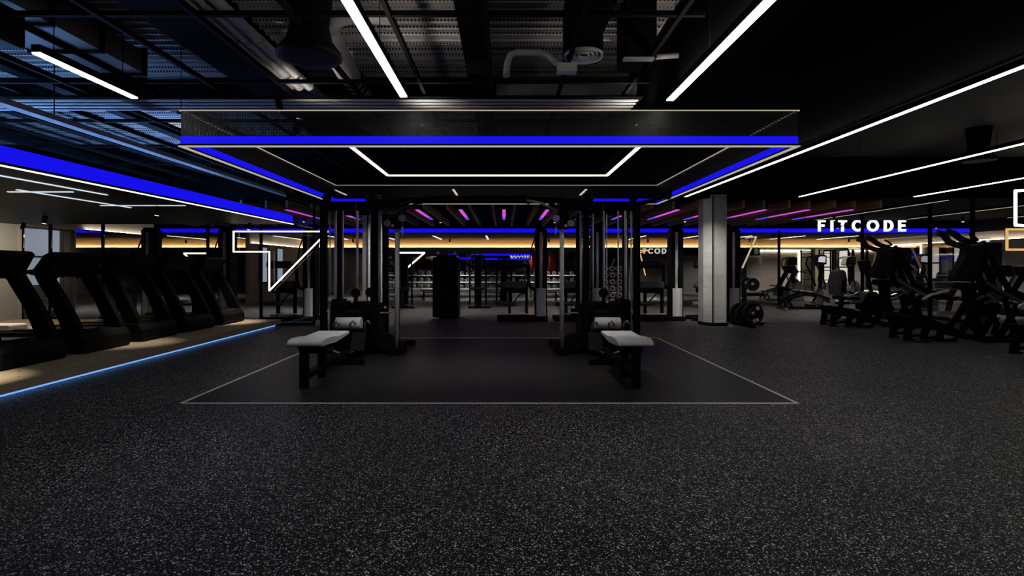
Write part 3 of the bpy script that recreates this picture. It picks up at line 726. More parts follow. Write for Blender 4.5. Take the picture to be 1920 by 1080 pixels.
for i, y in enumerate((6.76, 8.0, 9.22, 10.47, 11.72)):
    lab = 'black treadmill on the terrazzo platform, %s in the row' % tl[i]
    if i == 0: tm.location = (-5.95, y, 0.162); tm['label'] = lab
    else: dup(tm, (-5.95, y, 0.162), lab)
# rear step / spin things at far left on the platform
sb = thing('step_bench', 'low pale grey aerobic step on the platform at the far left', 'step bench', (-9.05, 9.45, 0.162))
MB().bb(-0.45, 0.45, -0.2, 0.2, 0.12, 0.22, bev=0.03).build('step_top', 'pad', sb)
for x in (-0.35, 0.35): MB().bb(x - 0.1, x + 0.12, -0.22, 0.22, 0, 0.12, bev=0.02).build('foot', 'rubber', sb)

# ------------------------------------------------------------------ central cable rig
rg = thing('cable_machine', 'black double cable crossover rig with chrome columns and two grey benches', 'cable machine', (-0.39, 8.5, 0))
Y0, Y1 = 0.23, 1.05
def stack(mb, x, y, n, w=0.22, d=0.10):
    for k in range(n): mb.bb(x - w / 2, x + w / 2, y - d / 2, y + d / 2, 0.16 + k * 0.032, 0.16 + k * 0.032 + 0.028)
for s in (-1, 1):
    for (o, y) in ((2.56, Y0), (2.56, Y1), (1.73, Y0), (1.73, Y1)):
        MB().bb(s * o - 0.05, s * o + 0.05, y - 0.05, y + 0.05, 0, 2.40, bev=0.006).build('upright', 'black', rg)
    tb = MB()
    for y in (Y0, Y1): tb.bb(s * 1.68, s * 2.61, y - 0.06, y + 0.06, 2.32, 2.46)
    for o in (1.73, 2.56): tb.bb(s * o - 0.06, s * o + 0.06, Y0, Y1, 2.32, 2.46)
    tb.build('top_frame', 'black', rg)
    bf = MB()
    for y in (Y0, Y1): bf.bb(s * 1.2, s * 2.65, y - 0.06, y + 0.06, 0, 0.09)
    for o in (1.73, 2.56): bf.bb(s * o - 0.06, s * o + 0.06, Y0, Y1, 0, 0.09)
    bf.build('base_frame', 'black', rg)
    # chrome crossover column
    cc = MB().tube([(s * 1.31, -0.02, 0.1), (s * 1.31, -0.02, 2.20)], 0.034, 20).build('chrome_column', 'chrome', rg)
    MB().tube([(s * 1.31, 0.10, 0.1), (s * 1.31, 0.10, 2.3)], 0.02, 10).build('rear_rod', 'black', rg)
    MB().bb(s * 1.24, s * 1.42, -0.15, 0.3, 0, 0.12, bev=0.01).build('column_foot', 'black', rg)
    MB().bb(s * 1.17, s * 1.26, -0.1, 0.05, 0.12, 0.22, bev=0.01).build('foot_bracket', 'black', rg)
    MB().lathe([(0.13, -0.04), (0.16, -0.02), (0.16, 0.02), (0.13, 0.04)], (s * 1.50, 0.0, 0.2), 'Y').build('guide_wheel', 'rubber', rg)
    MB().bb(s * 1.26, s * 1.80, -0.08, 0.28, 2.32, 2.48, bev=0.01).build('column_cap', 'black', rg)
    # carriage with pulleys near the column top
    ca = MB().bb(s * 1.22, s * 1.42, -0.12, 0.12, 2.0, 2.22, bev=0.01).build('carriage', 'black', rg)
    for (dx, dz) in ((-0.10, 2.16), (0.13, 2.08)):
        MB().lathe([(0.055, -0.02), (0.045, 0), (0.055, 0.02)], (s * (1.31 + dx), -0.12, dz), 'Y', 20).build('pulley', 'steel', ca)
    MB().tube([(s * 1.21, -0.13, 2.02), (s * 1.20, -0.13, 1.9)], 0.012, 8).build('snap_hook', 'chrome', ca)
    MB().lathe([(0.02, -0.03), (0.026, -0.01), (0.02, 0.0)], (s * 1.36, -0.12, 2.04), 'Y', 12).build('pin_knob', 'brass', ca)
    # guide rods and stacks
    for (xs, y, r) in ((2.50, 0.36, 0.010), (2.42, 0.40, 0.022), (2.30, 0.42, 0.013), (2.06, 0.42, 0.018), (1.96, 0.9, 0.012), (1.82, 0.9, 0.012), (1.66, 0.30, 0.02), (2.20, 0.9, 0.010)):
        MB().tube([(s * xs, y, 0.12), (s * xs, y, 2.33)], r, 12).build('guide_rod', 'chrome', rg)
    for (xs, y, n) in ((2.36, 0.42, 22), (2.08, 0.42, 20), (1.86, 0.42, 18), (2.36, 0.9, 20), (1.90, 0.9, 20)):
        mb = MB(); stack(mb, s * xs, y, n); mb.build('weight_stack', 'rubber', rg)
    MB().bb(s * 1.80, s * 2.54, 0.50, 0.54, 0.1, 0.82).build('shroud', 'plastic', rg)
    MB().bb(s * 1.62, s * 1.74, 0.02, 0.5, 0.1, 0.80, bev=0.01).build('shroud', 'plastic', rg)
    # front low row station
    MB().bb(s * 1.77, s * 2.05, -0.35, 0.15, 0.08, 0.72, bev=0.02).build('station_mast', 'black', rg)
    MB().bb(s * 1.72, s * 2.30, 0.05, 0.22, 0.1, 0.84, bev=0.02).build('station_shroud', 'plastic', rg)
    MB().bb(s * 1.86, s * 1.96, -2.36, 0.2, 0.10, 0.17, bev=0.005).build('floor_rail', 'black', rg)
    MB().bb(s * 1.60, s * 2.22, -0.95, -0.87, 0.0, 0.08, bev=0.005).build('cross_foot', 'black', rg)
    for q in (-1, 1):
        MB().box((s * 1.91 + q * 0.22, -0.90, 0.33), (0.20, 0.03, 0.28), (-0.5, 0, 0), bev=0.008).build('foot_plate', 'rubber', rg)
        MB().tube([(s * 1.91 + q * 0.22, -0.88, 0.22), (s * 1.91 + q * 0.1, -0.8, 0.15), (s * 1.91, -0.7, 0.13)], 0.022, 10).build('foot_arm', 'steel', rg)
    MB().tube([(s * 1.95 - 0.19, -0.45, 0.55), (s * 1.95 + 0.19, -0.45, 0.55)], 0.085, 18).build('thigh_roller', 'pad', rg)
    for q in (-0.22, 0.02, 0.24):
        MB().tube([(s * 1.91 + q, -0.62, 0.44), (s * 1.91 + q + 0.01, -0.62, 0.56), (s * 1.91 + q + 0.05, -0.62, 0.60), (s * 1.91 + q + 0.09, -0.62, 0.54)], 0.017, 10).build('grip_handle', 'steel', rg)
    # discs on the stack tops, pins
    MB().lathe([(0.07, -0.03), (0.078, 0), (0.07, 0.03)], (s * 1.98, 0.02, 0.98), 'Y', 24).build('pulley', 'rubber', rg)
    if s < 0: MB().lathe([(0.07, -0.03), (0.078, 0), (0.07, 0.03)], (s * 1.73 - 0.02, 0.02, 0.99), 'Y', 24).build('pulley', 'rubber', rg)
    MB().tube([(s * 1.98, 0.02, 0.8), (s * 1.98, 0.02, 0.95)], 0.03, 10).build('pulley_stem', 'black', rg)
    for (xs, zz) in ((2.03, 0.84), (1.48, 0.76), (2.42, 0.69)):
        MB().lathe([(0.014, -0.03), (0.022, -0.015), (0.018, 0.0)], (s * xs, 0.0 if xs > 1.5 else -0.1, zz), 'Y', 14).build('selector_knob', 'brass', rg)
    MB().bb(s * 1.45, s * 1.60, -0.10, 0.0, 0.60, 0.74, bev=0.01).build('knob_bracket', 'black', rg)
    MB().bb(s * 1.40, s * 1.56, -0.12, -0.02, 0.66, 0.685, bev=0.006).build('accessory_tray', 'steel', rg)
    # bench
    bn = MB()
    prof = [(0.00, 0.495), (0.03, 0.475), (0.5, 0.46), (1.05, 0.485), (1.10, 0.50), (1.08, 0.535), (0.6, 0.525), (0.35, 0.55), (0.12, 0.56), (0.02, 0.54)]
    bn.prism([(-2.36 + a, b) for a, b in prof], s * 1.91 - 0.21, s * 1.91 + 0.21, 'X', bev=0.018)
    st = bn.build('seat_pad', 'pad', rg)
    bu = MB().prism([(-2.30, 0.47), (-2.12, 0.36), (-1.3, 0.40), (-1.25, 0.47)], s * 1.91 - 0.11, s * 1.91 + 0.11, 'X').build('seat_carrier', 'black', rg)
    MB().bb(s * 1.91 - 0.045, s * 1.91 + 0.045, -2.40, -2.31, 0, 0.48, bev=0.006).build('bench_leg', 'black', rg)
    MB().bb(s * 1.91 - 0.045, s * 1.91 + 0.045, -1.80, -1.71, 0, 0.46, bev=0.006).build('bench_leg', 'black', rg)
    # pull-up arm outward
    MB().tube([(s * 2.55, 0.1, 2.42), (s * 2.75, 0.0, 2.45), (s * 2.95, -0.15, 2.52)], 0.035, 12).build('pull_up_arm', 'black', rg)
    MB().lathe([(0.03, -0.05), (0.075, -0.03), (0.085, 0), (0.075, 0.03), (0.03, 0.05)], (s * 2.96, -0.16, 2.53), 'X', 20).build('arm_ball', 'rubber', rg)
    for xs in (2.5, 1.75): MB().lathe([(0.07, -0.02), (0.06, 0), (0.07, 0.02)], (s * xs, 0.2, 2.52), 'Y', 24).build('top_pulley', 'rubber', rg)
    MB().tube([(s * 2.50, 0.28, 0.7), (s * 2.50, 0.28, 2.45)], 0.004, 6).build('cable', 'steel', rg)
    MB().tube([(s * 1.98, 0.0, 0.98), (s * 1.98, 0.05, 2.4)], 0.004, 6).build('cable', 'steel', rg)
    MB().tube([(s * 1.20, -0.05, 2.30), (s * 0.98, -0.1, 2.40), (s * 0.75, -0.12, 2.45)], 0.02, 10).build('angled_grip', 'chrome' if s > 0 else 'black', rg)
MB().bb(-1.35, 1.35, 0.08, 0.20, 2.44, 2.52, bev=0.008).build('crossbeam', 'black', rg)
MB().tube([(-1.25, -0.1, 2.34), (-1.02, -0.25, 2.42), (-0.7, -0.3, 2.47), (0.7, -0.3, 2.47), (1.02, -0.25, 2.42), (1.25, -0.1, 2.34)], 0.022, 12).build('pull_up_bar', 'black', rg)
for x in (-0.55, 0.30): MB().tube([(x, -0.3, 2.46), (x, -0.42, 2.42), (x, -0.48, 2.42)], 0.025, 10).build('pull_up_grip', 'rubber', rg)
for x in (-0.75, 0.62): MB().tube([(x, 0.12, 2.48), (x + (0.15 if x > 0 else -0.15), -0.3, 2.38)], 0.022, 10).build('pull_up_grip', 'rubber', rg)
MB().tube([(-0.96, -0.25, 2.44), (-0.96, 0.14, 2.48)], 0.02, 8).build('bar_bracket', 'black', rg)
MB().tube([(0.96, -0.25, 2.44), (0.96, 0.14, 2.48)], 0.02, 8).build('bar_bracket', 'black', rg)

# ------------------------------------------------------------------ selectorised machines
def selector():
    t = thing('curl_machine', 'x', 'weight machine', (0, 0, 0), 0, 'curl machines in a row')
    MB().bb(-0.16, -0.06, -0.08, 0.3, 0, 2.36, bev=0.01).build('upright', 'black', t)
    MB().bb(0.05, 0.15, -0.08, 0.3, 0, 2.36, bev=0.01).build('upright', 'black', t)
    MB().bb(-0.13, 0.12, -0.06, 0.28, 2.28, 2.42, bev=0.02).build('top_cap', 'black', t)
    MB().tube([(-0.02, -0.02, 0.8), (-0.02, -0.02, 2.3)], 0.045, 14).build('stack_cover', 'chrome', t)
    txt = text_mesh('TECHNOGYM', 0.10, 'letter', t, 'lettering', (-0.015, -0.07, 1.65), (PI / 2, -PI / 2, 0), 0.002)
    MB().prism([(-0.15, 0.0), (-0.13, -0.08), (-0.06, -0.13), (0.05, -0.13), (0.12, -0.08), (0.14, 0.0)], 0.03, 0.84, 'Z').build('front_shroud', 'chrome', t)
    MB().tube([(-1.05, -0.1, 1.45), (-0.47, -0.1, 1.45)], 0.095, 18).build('upper_pad', 'paddark', t)
    MB().path([(-0.50, 0, 1.45), (-0.36, 0, 1.42), (-0.33, 0, 1.0), (-0.28, 0, 0.85), (-0.12, 0, 0.8)], 0.07, 0.07).build('lever_arm', 'black', t)
    MB().prism([(-0.99, 0.84), (-0.42, 0.84), (-0.38, 0.93), (-0.42, 1.03), (-0.95, 1.01), (-1.02, 0.93)], -0.28, 0.16, 'Y', bev=0.035).build('seat', 'padmid', t)
    MB().bb(-0.92, -0.40, -0.2, 0.2, 0.72, 0.84, bev=0.02).build('seat_carrier', 'black', t)
    MB().bb(-0.86, -0.79, -0.04, 0.04, 0.1, 0.74).build('seat_post', 'black', t)
    MB().bb(-0.42, -0.35, -0.04, 0.04, 0.1, 1.0).build('rear_post', 'black', t)
    MB().tube([(-1.12, -0.15, 0.45), (-0.66, -0.15, 0.45)], 0.055, 14).build('ankle_roller', 'padmid', t)
    MB().path([(-0.7, 0, 0.5), (-0.55, 0, 0.68), (-0.38, 0, 0.72)], 0.03, 0.03).build('roller_arm', 'black', t)
    MB().bb(-1.15, 0.16, -0.22, -0.14, 0.0, 0.12, bev=0.01).build('base_rail', 'black', t)
    MB().bb(-1.15, 0.16, 0.24, 0.32, 0.0, 0.12, bev=0.01).build('base_rail', 'black', t)
    MB().bb(-0.86, -0.32, -0.08, -0.03, 0.16, 0.19).build('base_trim', 'chrome', t)
    MB().tube([(-0.12, 0, 2.30), (-0.25, -0.05, 1.9), (-0.30, -0.05, 1.6)], 0.018, 8).build('strap', 'black', t)
    return t
sm = selector()
places = [(-9.25, 'leftmost, behind the third treadmill'), (-7.25, 'behind the farthest treadmill'), (-5.06, 'behind the diagonal of the white light art'),
          (0.97, 'framed between the two cable towers'), (2.44, 'seen through the right cable tower'), (4.5, 'left beside the ribbed column'), (5.98, 'half hidden behind the ribbed column')]
for i, (x, w) in enumerate(places):
    lab = 'black curl machine with chrome shroud, ' + w
    if i == 0: sm.location = (x, 13.9, 0); sm['label'] = lab
    else: dup(sm, (x, 13.9, 0), lab)

# ------------------------------------------------------------------ black cabinet machine and arch machines
fm = thing('functional_trainer', 'tall solid black cabinet machine with side arms and white top knobs', 'weight machine', (-1.575, 14.4, 0))
MB().bb(-0.36, 0.34, 0, 0.62, 0.02, 1.66, bev=0.04).build('cabinet', 'plastic', fm)
MB().bb(-0.26, 0.26, 0.02, 0.5, 1.64, 1.72, bev=0.02).build('top_cover', 'plastic', fm)
for x in (-0.22, 0.24): MB().lathe([(0.03, -0.03), (0.048, 0), (0.03, 0.03)], (x, 0.1, 1.77), 'Y', 20).build('top_knob', 'whiteplate', fm)
for q in (-1, 1): MB().tube([(q * 0.3, 0.2, 1.55), (q * 0.5, 0.15, 1.50), (q * 0.68, 0.1, 1.42), (q * 0.78, 0.1, 1.40)], 0.035, 10).build('side_arm', 'black', fm)
MB().bb(-0.38, -0.18, -0.05, 0.0, 0, 0.03).build('foot_strip', 'whiteplate', fm)
MB().bb(0.335, 0.345, 0.0, 0.03, 0.1, 1.1).build('edge_trim', 'steel', fm)
def arch():
    t = thing('chest_press', 'x', 'weight machine', (0, 0, 0), 0, 'arched press machines')
    MB().bb(-0.12, 0.12, 0, 0.25, 0, 1.5, bev=0.03).build('mast', 'black', t)
    MB().lathe([(0.05, -0.1), (0.16, 0.0), (0.13, 0.15), (0.05, 0.2)], (0, 0.12, 1.55), 'Z', 18).build('mast_head', 'black', t)
    for q in (-1, 1):
        pts = [(q * 0.28, 0, 0.1), (q * 0.28, 0, 1.4), (q * 0.25, 0, 1.6), (q * 0.17, 0, 1.74), (q * 0.05, 0, 1.80)]
        MB().tube(pts, 0.03, 10).build('arch_tube', 'black', t)
        MB().tube([(q * 0.28, 0, 1.2), (q * 0.45, -0.2, 1.25), (q * 0.5, -0.35, 1.2)], 0.02, 8).build('press_handle', 'black', t)
    MB().bb(-0.25, 0.25, -0.5, -0.1, 0.62, 0.70, bev=0.02).build('seat', 'paddark', t)
    MB().bb(-0.30, 0.45, -0.55, -0.49, 0.0, 0.06).build('front_foot', 'black', t)
    MB().bb(-0.32, 0.32, 0.0, 0.05, 0.05, 0.1).build('base_bar', 'steel', t)
    MB().bb(-0.04, 0.04, -0.55, 0.0, 0.0, 0.6).build('seat_post', 'black', t)
    return t
am = arch(); am.location = (X_(896, 18.4), 18.4, 0); am['label'] = 'black arched press machine just right of the black cabinet machine'
dup(am, (X_(757, 18.4), 18.4, 0), 'black arched press machine partly behind the left chrome column')
dup(am, (X_(945, 20.2), 20.4, 0), 'smaller looking arched machine farther back near the middle curl machine')

# ------------------------------------------------------------------ leverage machines
def Q(x, y):
    px = 1660 + x / 4.154; py = 420 + y / 4.154
    return ((px - 1700) * 0.0099, max(0.0, EYE - (py - 500) * 0.0099))
def Qy(x, y, w):
    a, b = Q(x, y); return (a, w, b)
def lever():
    t = thing('leverage_machine', 'x', 'leverage machine', (0, 0, 0), 0, 'plate loaded leverage machines')
    MB().prism([Q(80, 705), Q(200, 712), Q(340, 738), Q(560, 825), Q(620, 870), Q(560, 860), Q(420, 830), Q(300, 815), Q(140, 790), Q(120, 730)], -0.34, 0.34, 'Y', bev=0.01).build('sled_platform', 'black', t)
    MB().prism([Q(80, 700), Q(345, 735), Q(340, 743), Q(80, 710)], -0.32, 0.32, 'Y').build('tread_plate', 'gloss', t)
    for w in (-0.30, 0.30):
        MB().path([Qy(165, 740, w), Qy(145, 880, w)], 0.12, 0.08).build('leg', 'black', t)
        MB().path([Qy(415, 800, w), Qy(385, 915, w)], 0.12, 0.08).build('leg', 'black', t)
        MB().bar(Qy(120, 896, w), Qy(190, 896, w), 0.03, 0.1).build('foot_pad', 'rubber', t)
        MB().bar(Qy(345, 928, w), Qy(425, 928, w), 0.03, 0.1).build('foot_pad', 'silver', t)
        MB().path([Qy(180, 868, w), Qy(260, 858, w), Qy(320, 815, w)], 0.05, 0.05).build('brace', 'black', t)
        MB().path([Qy(400, 905, w), Qy(510, 900, w), Qy(560, 850, w)], 0.06, 0.05).build('brace', 'black', t)
        MB().path([Qy(560, 840, w), Qy(640, 735, w * 0.7), Qy(700, 610, w * 0.5)], 0.11, 0.07).build('frame_strut', 'black', t)
        MB().path([Qy(560, 855, w), Qy(800, 915, w), Qy(1080, 900, w), Qy(1250, 900, w)], 0.09, 0.07).build('base_rail', 'black', t)
        MB().path([Qy(835, 905, w), Qy(920, 770, w), Qy(990, 640, w)], 0.11, 0.07).build('rear_strut', 'black', t)
        MB().path([Qy(900, 580, w), Qy(930, 700, w), Qy(980, 790, w), Qy(950, 870, w)], 0.09, 0.06).build('curved_strut', 'black', t)
        MB().path([Qy(800, 190, w * 0.5), Qy(865, 350, w * 0.6), Qy(950, 520, w * 0.8), Qy(1090, 575, w), Qy(1280, 640, w)], 0.10, 0.06).build('lever_arm', 'black', t)
        MB().path([Qy(790, 460, w * 0.6), Qy(900, 530, w * 0.7), Qy(1030, 605, w)], 0.06, 0.05).build('link_arm', 'steel', t)
        MB().tube([Qy(990, 650, w * 1.05), Qy(1080, 600, w * 1.05), Qy(1250, 560, w * 1.05)], 0.035, 12).build('weight_horn', 'chrome', t)
        MB().path([Qy(745, 620, w * 0.9), Qy(870, 570, w * 0.9)], 0.035, 0.035).build('side_grip', 'steel', t)
    MB().prism([Q(640, 500), Q(735, 490), Q(725, 600), Q(760, 760), Q(805, 935), Q(760, 935), Q(690, 720), Q(650, 600)], -0.09, 0.09, 'Y', bev=0.01).build('main_column', 'black', t)
    MB().prism([Q(640, 170), Q(780, 150), Q(775, 230), Q(745, 330), Q(695, 452), Q(600, 442), Q(552, 428), Q(552, 385), Q(600, 320), Q(640, 250)], -0.13, 0.13, 'Y', bev=0.02).build('back_pad', 'paddark', t)
    MB().prism([Q(595, 500), Q(610, 455), Q(735, 455), Q(735, 515), Q(660, 522)], -0.2, 0.2, 'Y', bev=0.015).build('seat_block', 'black', t)
    for (w, pp) in ((-0.14, [(415, 68), (455, 80), (500, 140), (570, 165), (650, 180)]), (0.14, [(550, 52), (600, 70), (650, 110), (720, 140), (790, 165)])):
        MB().path([Qy(a, b, w) for a, b in pp], 0.10, 0.09).build('shoulder_arm', 'paddark', t)
    MB().path([Qy(715, 75, 0.1), Qy(745, 88, 0.1), Qy(782, 122, 0.1), Qy(700, 130, 0.1)], 0.035, 0.03).build('release_handle', 'black', t)
    MB().path([Qy(790, 150, 0), Qy(818, 200, 0), Qy(790, 300, 0), Qy(755, 400, 0), Qy(790, 470, 0), Qy(830, 520, 0)], 0.12, 0.10).build('rear_beam', 'black', t)
    MB().tube([Qy(690, 830, 0) , Qy(690, 830, 0)[:1] + (0.0,) + Qy(690, 760, 0)[2:]], 0.05, 10).build('damper', 'steel', t)
    MB().bar(Qy(690, 800, -0.3), Qy(690, 800, 0.3), 0.06, 0.06).build('cross_member', 'black', t)
    MB().bar(Qy(790, 922, -0.34), Qy(790, 922, 0.34), 0.08, 0.08).build('cross_member', 'black', t)
    return t
lm = lever(); lm.scale = (1, 0.6, 1); lm.location = (X_(1700, 9.9), 10.0, 0.0); lm['label'] = 'black leverage machine with shoulder arms, standing nearest in full view on the right'
dup(lm, (7.52, 12.3, 0), 'black leverage machine standing second in line, under the bright letter sign')
dup(lm, (8.02, 8.15, 0), 'black leverage machine cut off by the right edge, only its platform shows')

# ------------------------------------------------------------------ plate tree and plates
pt = thing('plate_rack', 'black weight plate tree with pale foot caps beside the ribbed column', 'plate rack', (X_(1400, 12.5), 12.55, 0))
MB().bb(-0.35, 0.42, -0.05, 0.02, 0.03, 0.09).build('base_bar', 'black', pt)
MB().bb(-0.04, 0.04, -0.4, 0.4, 0.0, 0.06).build('base_bar', 'black', pt)
for x in (-0.35, 0.40): MB().bb(x - 0.04, x + 0.04, -0.08, 0.05, 0.0, 0.05).build('foot_cap', 'silver', pt)
MB().bb(-0.05, 0.03, 0.02, 0.10, 0.05, 1.35).build('post', 'black', pt)
MB().tube([(0.05, -0.35, 0.34), (0.0, 0.1, 0.34)], 0.024, 12).build('lower_peg', 'steel', pt)
MB().tube([(0.02, -0.35, 1.02), (0.0, 0.1, 1.02)], 0.024, 12).build('upper_peg', 'steel', pt)
MB().bb(0.0, 0.40, -0.12, 0.05, 0.72, 0.78, bev=0.01).build('shelf_arm', 'black', pt)
def plate(r, lab, grp, loc, rz=0.0, txt=None):
    p = thing('weight_plate', lab, 'weight plate', loc, rz, grp)
    MB().lathe([(0.03, -0.025), (r * 0.35, -0.025), (r * 0.38, -0.012), (r * 0.8, -0.012), (r * 0.84, -0.028), (r * 0.97, -0.028), (r, -0.018), (r, 0.018), (r * 0.97, 0.028), (0.03, 0.028)], (0, 0, 0), 'Y', 48).build('disc', 'rubber', p)
    MB().lathe([(0.026, -0.03), (0.045, -0.03), (0.045, 0.03), (0.026, 0.03)], (0, 0, 0), 'Y', 24).build('hub', 'steel', p)
    if txt:
        a = math.radians(38)
        text_mesh('15', 0.10, 'letter', p, 'numeral', (math.sin(a) * r * 0.62, -0.03, math.cos(a) * r * 0.62), (PI / 2, a, 0), 0.002, 0.002)
        a2 = math.radians(160)
        text_mesh('KG', 0.10, 'letter', p, 'unit_lettering', (math.sin(a2) * r * 0.62, -0.03, math.cos(a2) * r * 0.62), (PI / 2, a2, 0), 0.002, 0.002)
    return p
plate(0.255, 'large black plate marked 15 KG, front of the lower stack', 'large plates', (X_(1404, 12.4), 12.2, 0.325), 0.12, True)
plate(0.25, 'large black plate directly behind the marked one', 'large plates', (X_(1396, 12.4), 12.30, 0.32), 0.12)
plate(0.245, 'large black plate at the back of the lower stack, showing left of the others', 'large plates', (X_(1386, 12.4), 12.40, 0.315), 0.12)
plate(0.15, 'small black plate on the upper peg, in front', 'small plates', (X_(1405, 12.4), 12.22, 0.99), 0.12)
plate(0.135, 'small black plate on the upper peg, behind the other', 'small plates', (X_(1396, 12.4), 12.30, 1.02), 0.12)

# ------------------------------------------------------------------ dumbbell racks
def dumbbell_mesh(r, l):
    return MB()
def make_db(m, r, l, lab, grp, loc, rz=0):
    d = thing('dumbbell', lab, 'dumbbell', loc, rz, grp)
    for q in (-1, 1): MB().lathe([(r * .9, q * l / 2 - 0.055), (r, q * l / 2 - 0.04), (r, q * l / 2 + 0.04), (r * .9, q * l / 2 + 0.055)], (0, 0, 0), 'Y', 20).build('head', m, d)
    MB().tube([(0, -l / 2, 0), (0, l / 2, 0)], 0.018, 8).build('handle', 'steel', d)
    for q in (-1, 1): MB().lathe([(r * .45, -0.004), (r * .5, 0), (r * .45, 0.004)], (0, q * (l / 2 + 0.058), 0), 'Y', 16).build('end_cap', 'rubber' if m != 'rubber' else 'steel', d)
    return d
rk = thing('upright_dumbbell_rack', 'tall narrow rack of pale round dumbbells seen through the right cable tower', 'dumbbell rack', (X_(1148, 17.0), 17.1, 0))
for x in (-0.36, 0.36): MB().bb(x - 0.03, x + 0.03, -0.05, 0.25, 0, 1.75).build('post', 'black', rk)
for k in range(6): MB().bb(-0.34, 0.34, -0.14, 0.16, 0.18 + 0.21 * k, 0.20 + 0.21 * k).build('shelf', 'black', rk)
MB().bb(-0.36, 0.36, -0.3, 0.3, 0, 0.05).build('base', 'black', rk)
db0 = make_db('whiteplate', 0.085, 0.2, 'x', 'pale dumbbells in the tall rack', (0, 0, 0)); n = 0
rows = ['bottom', 'second', 'third', 'fourth', 'fifth', 'top']; cols = ['leftmost', 'centre', 'rightmost']
for k in range(6):
    for c in range(3):
        loc = (X_(1148, 17.0) - 0.22 + 0.22 * c, 17.1, 0.287 + 0.21 * k)
        lab = 'pale round dumbbell, %s on the %s shelf of the tall narrow rack' % (cols[c], rows[k])
        if n == 0: db0.location = loc; db0['label'] = lab
        else: dup(db0, loc, lab)
        n += 1
def long_rack(x0, x1, y, label):
    t = thing('dumbbell_rack', label, 'dumbbell rack', (x0, y, 0)); L = x1 - x0
    for z, yy in ((0.42, -0.18), (0.72, 0.0), (1.02, 0.18)):
        MB().bb(0, L, yy - 0.12, yy + 0.12, z - 0.03, z).build('shelf', 'whiteplate', t)
    k = 0
    while k * 1.6 <= L + 0.01:
        MB().bar((k * 1.6, -0.30, 0), (k * 1.6, 0.32, 1.1), 0.07, 0.06).build('post', 'black', t); k += 1
    return t
long_rack(-5.9, -2.7, 24.0, 'long dumbbell rack far back, left of the black cabinet machine')
long_rack(-2.4, 0.9, 24.0, 'long dumbbell rack far back, right of the black cabinet machine')
long_rack(1.2, 4.4, 24.0, 'long dumbbell rack far back behind the right cable tower')
db1 = make_db('steel', 0.08, 0.16, 'x', 'dark dumbbells on the far racks', (0, 0, 0)); n = 0
nm = ['left far rack', 'middle far rack', 'right far rack']; sh = ['low', 'middle', 'upper']
for ri, x0 in enumerate((-5.9, -2.4, 1.2)):
    for si, (z, yy) in enumerate(((0.42, -0.18), (0.72, 0.0), (1.02, 0.18))):
        for c in range(9):
            loc = (x0 + (0.22 + 0.28 * c if c < 5 else 1.86 + 0.32 * (c - 5)), 24.0 + yy, z + 0.092)
            lab = '%s dumbbell from the left on the %s shelf of the %s' % (ordw(c), sh[si], nm[ri])
            if n == 0: db1.location = loc; db1['label'] = lab
            else: dup(db1, loc, lab)
            n += 1
# benches
def bench():
    t = thing('flat_bench', 'x', 'bench', (0, 0, 0), 0, 'benches before the far racks')
    MB().bb(-0.6, 0.6, -0.15, 0.15, 0.40, 0.48, bev=0.02).build('bench_pad', 'pad', t)
    for x in (-0.45, 0.45): MB().bb(x - 0.03, x + 0.03, -0.03, 0.03, 0.0, 0.40).build('leg', 'black', t); MB().bb(x - 0.03, x + 0.03, -0.25, 0.25, 0, 0.05).build('foot', 'black', t)
    MB().bb(-0.45, 0.45, -0.03, 0.03, 0.30, 0.36).build('frame', 'steel', t)
    return t
bn = bench(); bl = [((-4.6, 22.0, 0), 'flat pale bench far back, left of the left chrome column'), ((-2.9, 22.3, 0), 'flat pale bench just left of the black cabinet machine'),
                    ((-0.6, 22.3, 0), 'flat pale bench under the arched press machine'), ((1.7, 22.1, 0), 'flat pale bench behind the middle curl machine'), ((3.6, 22.2, 0), 'flat pale bench behind the right cable tower')]
for i, (l, lab) in enumerate(bl):
    if i == 0: bn.location = l; bn['label'] = lab
    else: dup(bn, l, lab)
# heavy bags
for i, px in enumerate((1004, 1036, 1052)):
    x = X_(px, 27.0)
    hb = thing('punching_bag', ['left', 'middle', 'right'][i] + ' one of three red punching bags hanging far back', 'punching bag', (x, 27.0, 0.9), 0, 'red punching bags')
    MB().lathe([(0.12, 0), (0.17, 0.03), (0.17, 1.15), (0.12, 1.2)], (0, 0, 0), 'Z', 20).build('bag', 'red', hb)
    MB().tube([(0, 0, 1.2), (0, 0, 2.2)], 0.012, 6).build('chain', 'steel', hb)

